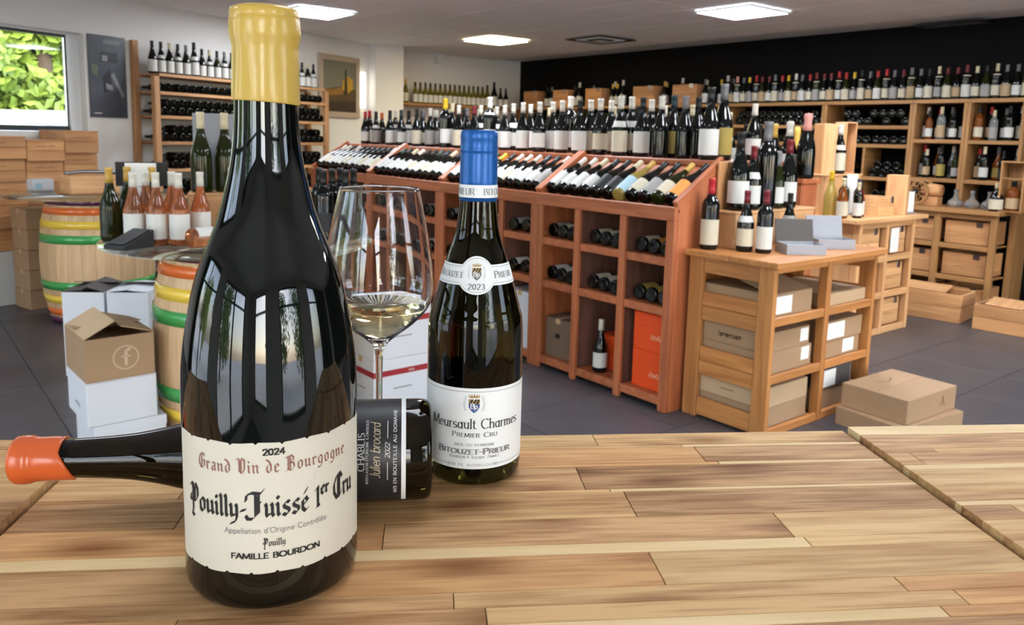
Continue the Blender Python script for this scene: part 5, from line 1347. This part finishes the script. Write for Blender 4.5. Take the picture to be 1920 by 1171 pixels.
q = qp(1630, 398); drawer_case('small pine case with metal clip on the counter top', (5.88, QY0+.17, QZ), 0, .24, .2, .14, M['pine'], None)
q = qp(1668, 400); slot_box('pine bottle case with open window at the counter corner', (6.13, QY0+.12, QZ), .35, .17, .15, .30, 1)
bottle('bord', (6.13, QY0+.13, QZ+.0085), 'bottle inside the window of the pine case at the counter corner', None, 'dark', 'cream', 'white', sc=.9)
for px, x_, lab_, w, h, zz_ in ((1595, 5.72, 'white price card standing behind the reddish bottle', .12, .30, QZ), (1690, 6.29, 'white price card at the counter corner by the pine case', .12, .17, QZ+.0)):
    t = tag(empty('price_card', (x_, QY0+.27 if px < 1600 else QY0+.1, zz_), -.2), lab_, 'price card', 'white price cards')
    box('card', -w/2, w/2, -.003, .003, .01, h, M['white'], t); box('foot', -w/2, w/2, -.03, .03, 0, .0098, M['greycard'], t)
# crate shelf behind the riser: dark champagne bottles on the cabinet end ledge
for i, (px, kd, cp_, lb, sc) in enumerate(((1404, 'burg', 'cream', 'white', 1.3), (1420, 'burg', 'black', None, 1.05), (1436, 'burg', 'black', 'white', 1.05), (1470, 'cham', 'gold', 'white', 1.05), (1500, 'cham', 'white', 'white', 1.1), (1522, 'cham', 'pink', None, 1.25))):
    bottle(kd, (4.30, (3.17, 3.035, 2.935, 2.83, 2.725, 2.61)[i], LEDGE-.10), '%s, %s capsule, on the redwood stand, %s from the cabinet' % ('champagne bottle' if kd == 'cham' else 'dark bottle', cp_, ORD[i]), 'bottles behind the crate table', 'dark', cp_, lb, sc=sc, big=True)
q0_ = onz(1390, 300, LEDGE-.1); q1_ = onz(1545, 300, LEDGE-.1)
t = tag(empty('redwood_stand', (0, 0, 0)), 'low redwood stand behind the crate table carrying champagne bottles', 'stand')
ya, yb_ = 1.86*4.45/3.9, 3.35
box('top_board', 4.20, 4.40, 2.555, 3.25, LEDGE-.13, LEDGE-.101, M['redwood'], t)
box('front_panel', 4.21, 4.235, 2.565, 3.24, .04, LEDGE-.131, M['redwood'], t); box('back_panel', 4.36, 4.38, 2.565, 3.24, .04, LEDGE-.131, M['redwood'], t); box('side_panel', 4.236, 4.359, 2.565, 2.59, .04, LEDGE-.131, M['redwood'], t); box('side_panel', 4.236, 4.359, 3.215, 3.24, .04, LEDGE-.131, M['redwood'], t); box('plinth', 4.23, 4.37, 2.585, 3.22, 0, .039, M['darkmetal'], t)

# ------------------------------------------------------------------ shelving along the black wall
SH = M['shelf']; HX = 7.65
ST = 1.84
def yat(px, py=190): return onx(px, py, HX).y
Ya, Yb, Yc, Yd, Ye = 2.62, 3.09, 3.57, 4.47, 5.70
secs = [(Ya, Yb, 'R'), (Yb, Yc, 'R'), (Yc, Yd, 'L'), (Yd, Ye, 'L'), (Ye, 7.0, 'L'), (7.0, 8.3, 'L'), (8.3, 9.45, 'L')]
sn = ['at the dark doorway', 'second from the dark doorway', 'behind the display counter', 'behind the champagne bottles', 'behind the middle of the cabinet ledge', 'behind the far cabinet ledge', 'in the far corner']
lie = []
for si, (a, b, kd) in enumerate(secs):
    t = tag(empty('wall_shelving', (HX, a, 0)), 'oak wall shelving against the black wall, section %s' % sn[si], 'shelving', 'shelving along the black wall')
    w = b-a; dp = BX-HX-.004
    box('side_board', 0, dp, .001, .03, 0, ST-.036, SH, t); box('side_board', 0, dp, w-.03, w-.001, 0, ST-.036, SH, t)
    box('top_board', -.01, dp, .0005, w-.0005, ST-.035, ST, SH, t)
    zs_ = (1.475, 1.12) if kd == 'R' else (1.60, 1.42, 1.10, .82, .5, .2)
    for z in zs_: box('shelf_board', 0, dp, .031, w-.031, z-.035, z, SH, t)
    if kd == 'L':
        for z0_, z1_ in ((1.10, 1.42), (.82, 1.10)): box('divider', .01, dp, w/2-.012, w/2+.012, z0_+.0005, z1_-.0355, SH, t)
        for z, nl_ in ((1.60, 2), (1.42, 1), (1.10, 2), (.82, 2)):
            for ly in range(nl_):
                nn = int((w-.10)/.09)
                for i in range(nn-ly):
                    yy = .08+(i+.5*ly)*.09
                    if z < 1.4 and abs(yy-w/2) < .056: continue
                    if random.random() < .06: continue
                    if z == 1.60 and yy < .0: continue
                    lie.append((HX+.015+random.uniform(0, .02), a+yy, z+.042+ly*.073))
def rotx(p): mt = Matrix.Rotation(PI/2, 4, 'Y'); mt.translation = p; return mt
stuff_bottles('shelved_bottles', lie, GL['dark'], 'dark bottles lying base outward on the shelves of the black wall', rotx)
caps_r = ['black', 'grey', 'grey', 'cream', 'black', 'cream', 'wine red', 'wine red', 'wine red', 'cream', 'black', 'grey', 'grey', 'wine red', 'grey', 'red', 'red', 'grey', 'black', 'yellow', 'red', 'red', 'wine red', 'wine red', 'wine red', 'red', 'grey', 'white', 'yellow', 'red', 'grey', 'wine red', 'wine red', 'red', 'yellow', 'grey', 'pink', 'black']
for i in range(38):
    yy = 2.67+.0822*i
    sc = .97 if i % 3 else 1.02
    bottle('burg' if i % 3 else 'bord', (HX+.10+.01*(i % 2), yy, ST+.0005), '%s capsule bottle, %s from the dark doorway on the black wall top shelf' % (caps_r[i], ordinal(i)), 'top shelf of the black wall', 'dark' if i % 4 else 'green', caps_r[i], ('cream', 'white', 'tan', 'cream', 'grey')[i % 5], sc=sc, big=(i % 2 == 0), rz=random.uniform(-.2, .2), neck='cream' if i % 3 == 0 else None)
for i, px in enumerate((998, 1054, 1116, 1210, 1286)):
    q = onx(px, 180, HX+.06)
    drawer_case('wooden case facing out on the top shelf, %s from the far corner' % ORD[i], (HX+.10, q.y, ST+.0005), -PI/2, .36 if i > 2 else .31, .16, .24, M['case'], 'wooden cases on the black wall top shelf')
BT = ((1018, 'black'), (1026, 'black'), (1035, 'grey'), (1079, 'black'), (1086, 'white'), (1100, 'grey'), (1140, 'white'), (1149, 'gold'), (1157, 'yellow'), (1168, 'white'), (1236, 'gold'), (1246, 'gold'), (1266, 'white'), (1312, 'cream'), (1321, 'grey'), (1340, 'yellow'), (1349, 'white'), (1361, 'grey'))
bty = relax([(onx(px, 180, HX+.1).y, .041*(1.12 if c_ == 'white' else .98)) for px, c_ in BT], .002)
for i, (px, cp_) in enumerate(BT):
    bottle('burg', (HX+(.1 if px not in (1340, 1349, 1361) and min(abs(bty[i]-onx(c_, 180, HX+.06).y) for c_ in (998, 1054, 1116, 1210, 1286)) > .225 else .235), bty[i], ST+.0005), '%s capsule bottle between the top shelf cases, %s from the far corner' % (cp_, ordinal(i)), 'bottles between the top shelf cases', 'dark', cp_, 'white', sc=1.12 if cp_ == 'white' else .98, big=True)
for r, (z, pxs) in enumerate(((1.475, (1712, 1724, 1734, 1746, 1760, 1772, 1790, 1822, 1846, 1866, 1885, 1897, 1906)), (1.12, (1708, 1722, 1736, 1750, 1770, 1784, 1818, 1840, 1856, 1872, 1886)))):
    for i, px in enumerate(pxs):
        nl_ = (7, 6)[r]; nr_ = len(pxs)-nl_
        yy = Yc-.075-i*(Yc-Yb-.15)/(nl_-1)*.98 if i < nl_ else Yb-.08-(i-nl_)*(Yb-Ya-.16)/(nr_-1)
        gl_ = ('dark', 'dark', 'green', 'clear', 'dark', 'amber')[(i*5+r) % 6]; cp_ = ('white', 'black', 'red', 'cream', 'grey', 'black')[(i*7+r*2) % 6]; lb = ('white', 'cream', 'grey', 'white', 'tan')[(i*3+r) % 5] if r == 0 else ('grey', 'gold', 'tan', 'black', 'white')[(i*2) % 5]
        bottle('bord' if i % 2 else 'burg', (HX+(.07 if i % 2 else .165), yy, z+.0005), '%s bottle, %s capsule, %s label, %s from the left on the %s standing shelf' % (GW[gl_], cp_, lb, ordinal(i), ('upper', 'lower')[r]), '%s standing shelf by the doorway' % ('upper', 'lower')[r], gl_, cp_, lb, sc=(1.0, .88, .95, 1.0)[i % 4], big=(i % 3 == 0))
# low counter in front of the standing shelves
LX = 7.18
t = tag(empty('low_counter', (0, 0, 0)), 'oak low counter with wooden cases under the standing shelves', 'counter')
box('top_board', LX-.03, HX-.004, 2.56, 3.98, .85, .885, SH, t)
for ya in (2.58, 3.03, 3.48, 3.93): box('post', LX, LX+.045, ya, ya+.05, 0, .849, SH, t); box('post', HX-.06, HX-.015, ya, ya+.05, 0, .849, SH, t)
gk = 0
for ya, yb_ in ((2.631, 3.029), (3.081, 3.479), (3.531, 3.929)):
    box('top_rail', LX+.01, LX+.03, ya, yb_, .805, .849, SH, t)
    for zs in (.575, .30, .04):
        box('shelf_rail', LX+.005, LX+.025, ya, yb_, zs-.03, zs+.012, SH, t); box('shelf_board', LX+.03, HX-.062, ya, yb_, zs-.014, zs, SH, t)
for c, (ya, yb_) in enumerate(((2.631, 3.029), (3.081, 3.479), (3.531, 3.929))):
    for r, zs in enumerate((.0125, .3125, .5875)):
        drawer_case('brown wooden case in the %s row of the low counter, %s column from the doorway' % (['bottom', 'middle', 'top'][r], ORD[c]), (LX+.24, (ya+yb_)/2, zs+(.03 if r == 0 else .0)), -PI/2, yb_-ya-.05, .36, .195 if r else .17, M['case'], 'wooden cases in the low counter')
LZ = .8855
# wagon wheel ornament, decanters, jug, lantern case
wc_ = onx(1724, 350, 7.42)
t = tag(empty('toy_wagon', (7.42, wc_.y, LZ)), 'small wooden wagon ornament with spoked wheels on the low counter', 'ornament')
wr = .115
for xo in (-.07, .07):
    rim = new('wheel_rim', lathe_mesh('rim', [(wr-.018, -.01), (wr, -.01), (wr, .01), (wr-.018, .01), (wr-.018, -.01)], 28, False), M['shelf'][0], t, (xo, 0, wr), (0, PI/2, 0))
    for k in range(10):
        a = k*PI/5
        new('spoke', tube_mesh('spoke', [(xo, .02*math.cos(a), wr+.02*math.sin(a)), (xo, (wr-.016)*math.cos(a), wr+(wr-.016)*math.sin(a))], .005, 6), M['shelf'][0], t)
    new('hub', lathe_mesh('hub', [(0, -.02), (.022, -.02), (.022, .02), (0, .02)], 12), M['darkmetal'], t, (xo, 0, wr), (0, PI/2, 0))
new('keg', lathe_mesh('keg', [(0, -.08), (.05, -.08), (.06, 0), (.05, .08), (0, .08)], 16), M['case'][0], t, (0, -.12, wr+.02), (PI/2, 0, 0))
new('axle', tube_mesh('axle', [(-.08, 0, wr), (.08, 0, wr)], .008, 8), M['darkmetal'], t)
box('keg_cradle', -.05, .05, -.19, -.05, 0, .078, M['case'], t)
for i, px in enumerate((1793, 1815, 1840)):
    q = onx(1793, 360, 7.45)
    o = new('decanter', lathe_mesh('decanter', [(0, 0), (.05, 0), (.065, .02), (.055, .05), (.022, .08), (.014, .12), (.02, .15), (.017, .15), (.012, .12), (0, .1)], 24), GL['clear'], None, (7.45, q.y-.137*i, LZ))
    tag(o, 'clear glass decanter on the low counter, %s from the toy wagon' % ORD[i], 'decanter', 'decanters on the low counter')
q = onx(1868, 375, 7.30); bottle('burg', (7.30, q.y, LZ), 'stocky bottle with cream capsule beside the lantern case', None, 'dark', 'cream', 'cream', sc=(1.3, 1.3, .78), big=True)
q = onx(1898, 375, 7.32)
t = tag(empty('lantern_case', (7.34, q.y+.0, LZ), -PI/2), 'open wooden lantern case holding a squat bottle at the counter end', 'bottle case')
box('back_board', -.09, .09, .07, .08, 0, .42, M['shelf'], t); box('side_board', -.09, -.078, -.08, .069, 0, .42, M['shelf'], t); box('side_board', .078, .09, -.08, .069, 0, .42, M['shelf'], t); box('top_board', -.0775, .0775, -.08, .069, .405, .42, M['shelf'], t); box('base', -.0775, .0775, -.08, .069, 0, .012, M['shelf'], t); box('cross_bar', -.0775, .0775, -.078, -.068, .27, .285, M['shelf'], t)
bottle('bord', (7.33, q.y, LZ+.0125), 'squat amber bottle inside the lantern case', None, 'amber', 'black', 'tan', sc=(1.4, 1.4, .82), big=True)
# wooden chests on the floor before the low counter
def chest(label, loc, rz, sx, sy, sz):
    t = tag(empty('wooden_chest', loc, rz), label, 'chest', 'wooden chests on the floor')
    for i in range(2):
        z0_, z1_ = i*sz/2+.001, (i+1)*sz/2-.001
        box('side_board', -sx/2, sx/2, -sy/2, -sy/2+.015, z0_, z1_, M['case'], t); box('side_board', -sx/2, sx/2, sy/2-.015, sy/2, z0_, z1_, M['case'], t)
        box('end_board', -sx/2, -sx/2+.015, -sy/2+.016, sy/2-.016, z0_, z1_, M['pine'], t); box('end_board', sx/2-.015, sx/2, -sy/2+.016, sy/2-.016, z0_, z1_, M['pine'], t)
    box('base', -sx/2+.016, sx/2-.016, -sy/2+.016, sy/2-.016, 0, .012, M['case'], t)
    l = box('lid', -sx*.3, sx*.3, -sy*.45, sy*.45, -.006, .006, M['pine'], t); l.location = (-.03, .0, sz+.012); l.rotation_euler = (.03, .03, .12)
chest('long open wooden chest with loose lid on the floor before the low counter', (6.86, 2.93, 0), -PI/2+.1, .62, .36, .23)
chest('reddish wooden chest on the floor at the frame edge by the doorway', (6.82, 2.28, 0), -PI/2+.05, .42, .36, .2)
# kraft cartons on the floor by the crate table
b0 = onz(1560, 790, 0)
t = carton('wine_carton', 'flat kraft carton underneath the handled one on the floor by the crate table', 3.95, 1.77, 0, .52, .36, .09, -.12, M['kraft'], 'kraft cartons on the floor', tape=False)
t = carton('wine_carton', 'kraft carton with a hand hole in its lid on the floor by the crate table', 3.97, 1.79, .0905, .47, .34, .12, -.05, M['kraft'], 'kraft cartons on the floor', tape=False)
text_obj('hand_hole', [nib_poly(p_, q_, .006, 0, .006) for p_, q_ in zip(arc(.0, .09, .06, .03, 180, 360), arc(.0, .09, .06, .03, 180, 360)[1:])], lambda a, b: (a, b, .1206), M['brownink'], t)
flat_text(t, 'A', .05, M['brownink'], ('y', -.1706, -1), (.1, .04), 'serif')
# dark doorway at the end of the shelves
d = struct(empty('door_1', (BX-.004, 2.05, 0)))
box('door_leaf', -.04, 0, -.42, .42, 0, 2.1, M['black_wall'], d); box('door_frame', -.05, 0, .421, .47, 0, 2.15, M['darkmetal'], d); box('door_frame', -.05, 0, -.47, -.421, 0, 2.15, M['darkmetal'], d)
new('door_handle', tube_mesh('handle', [(-.09, .34, .8), (-.09, .34, 1.3)], .012, 8), M['metal'], d)
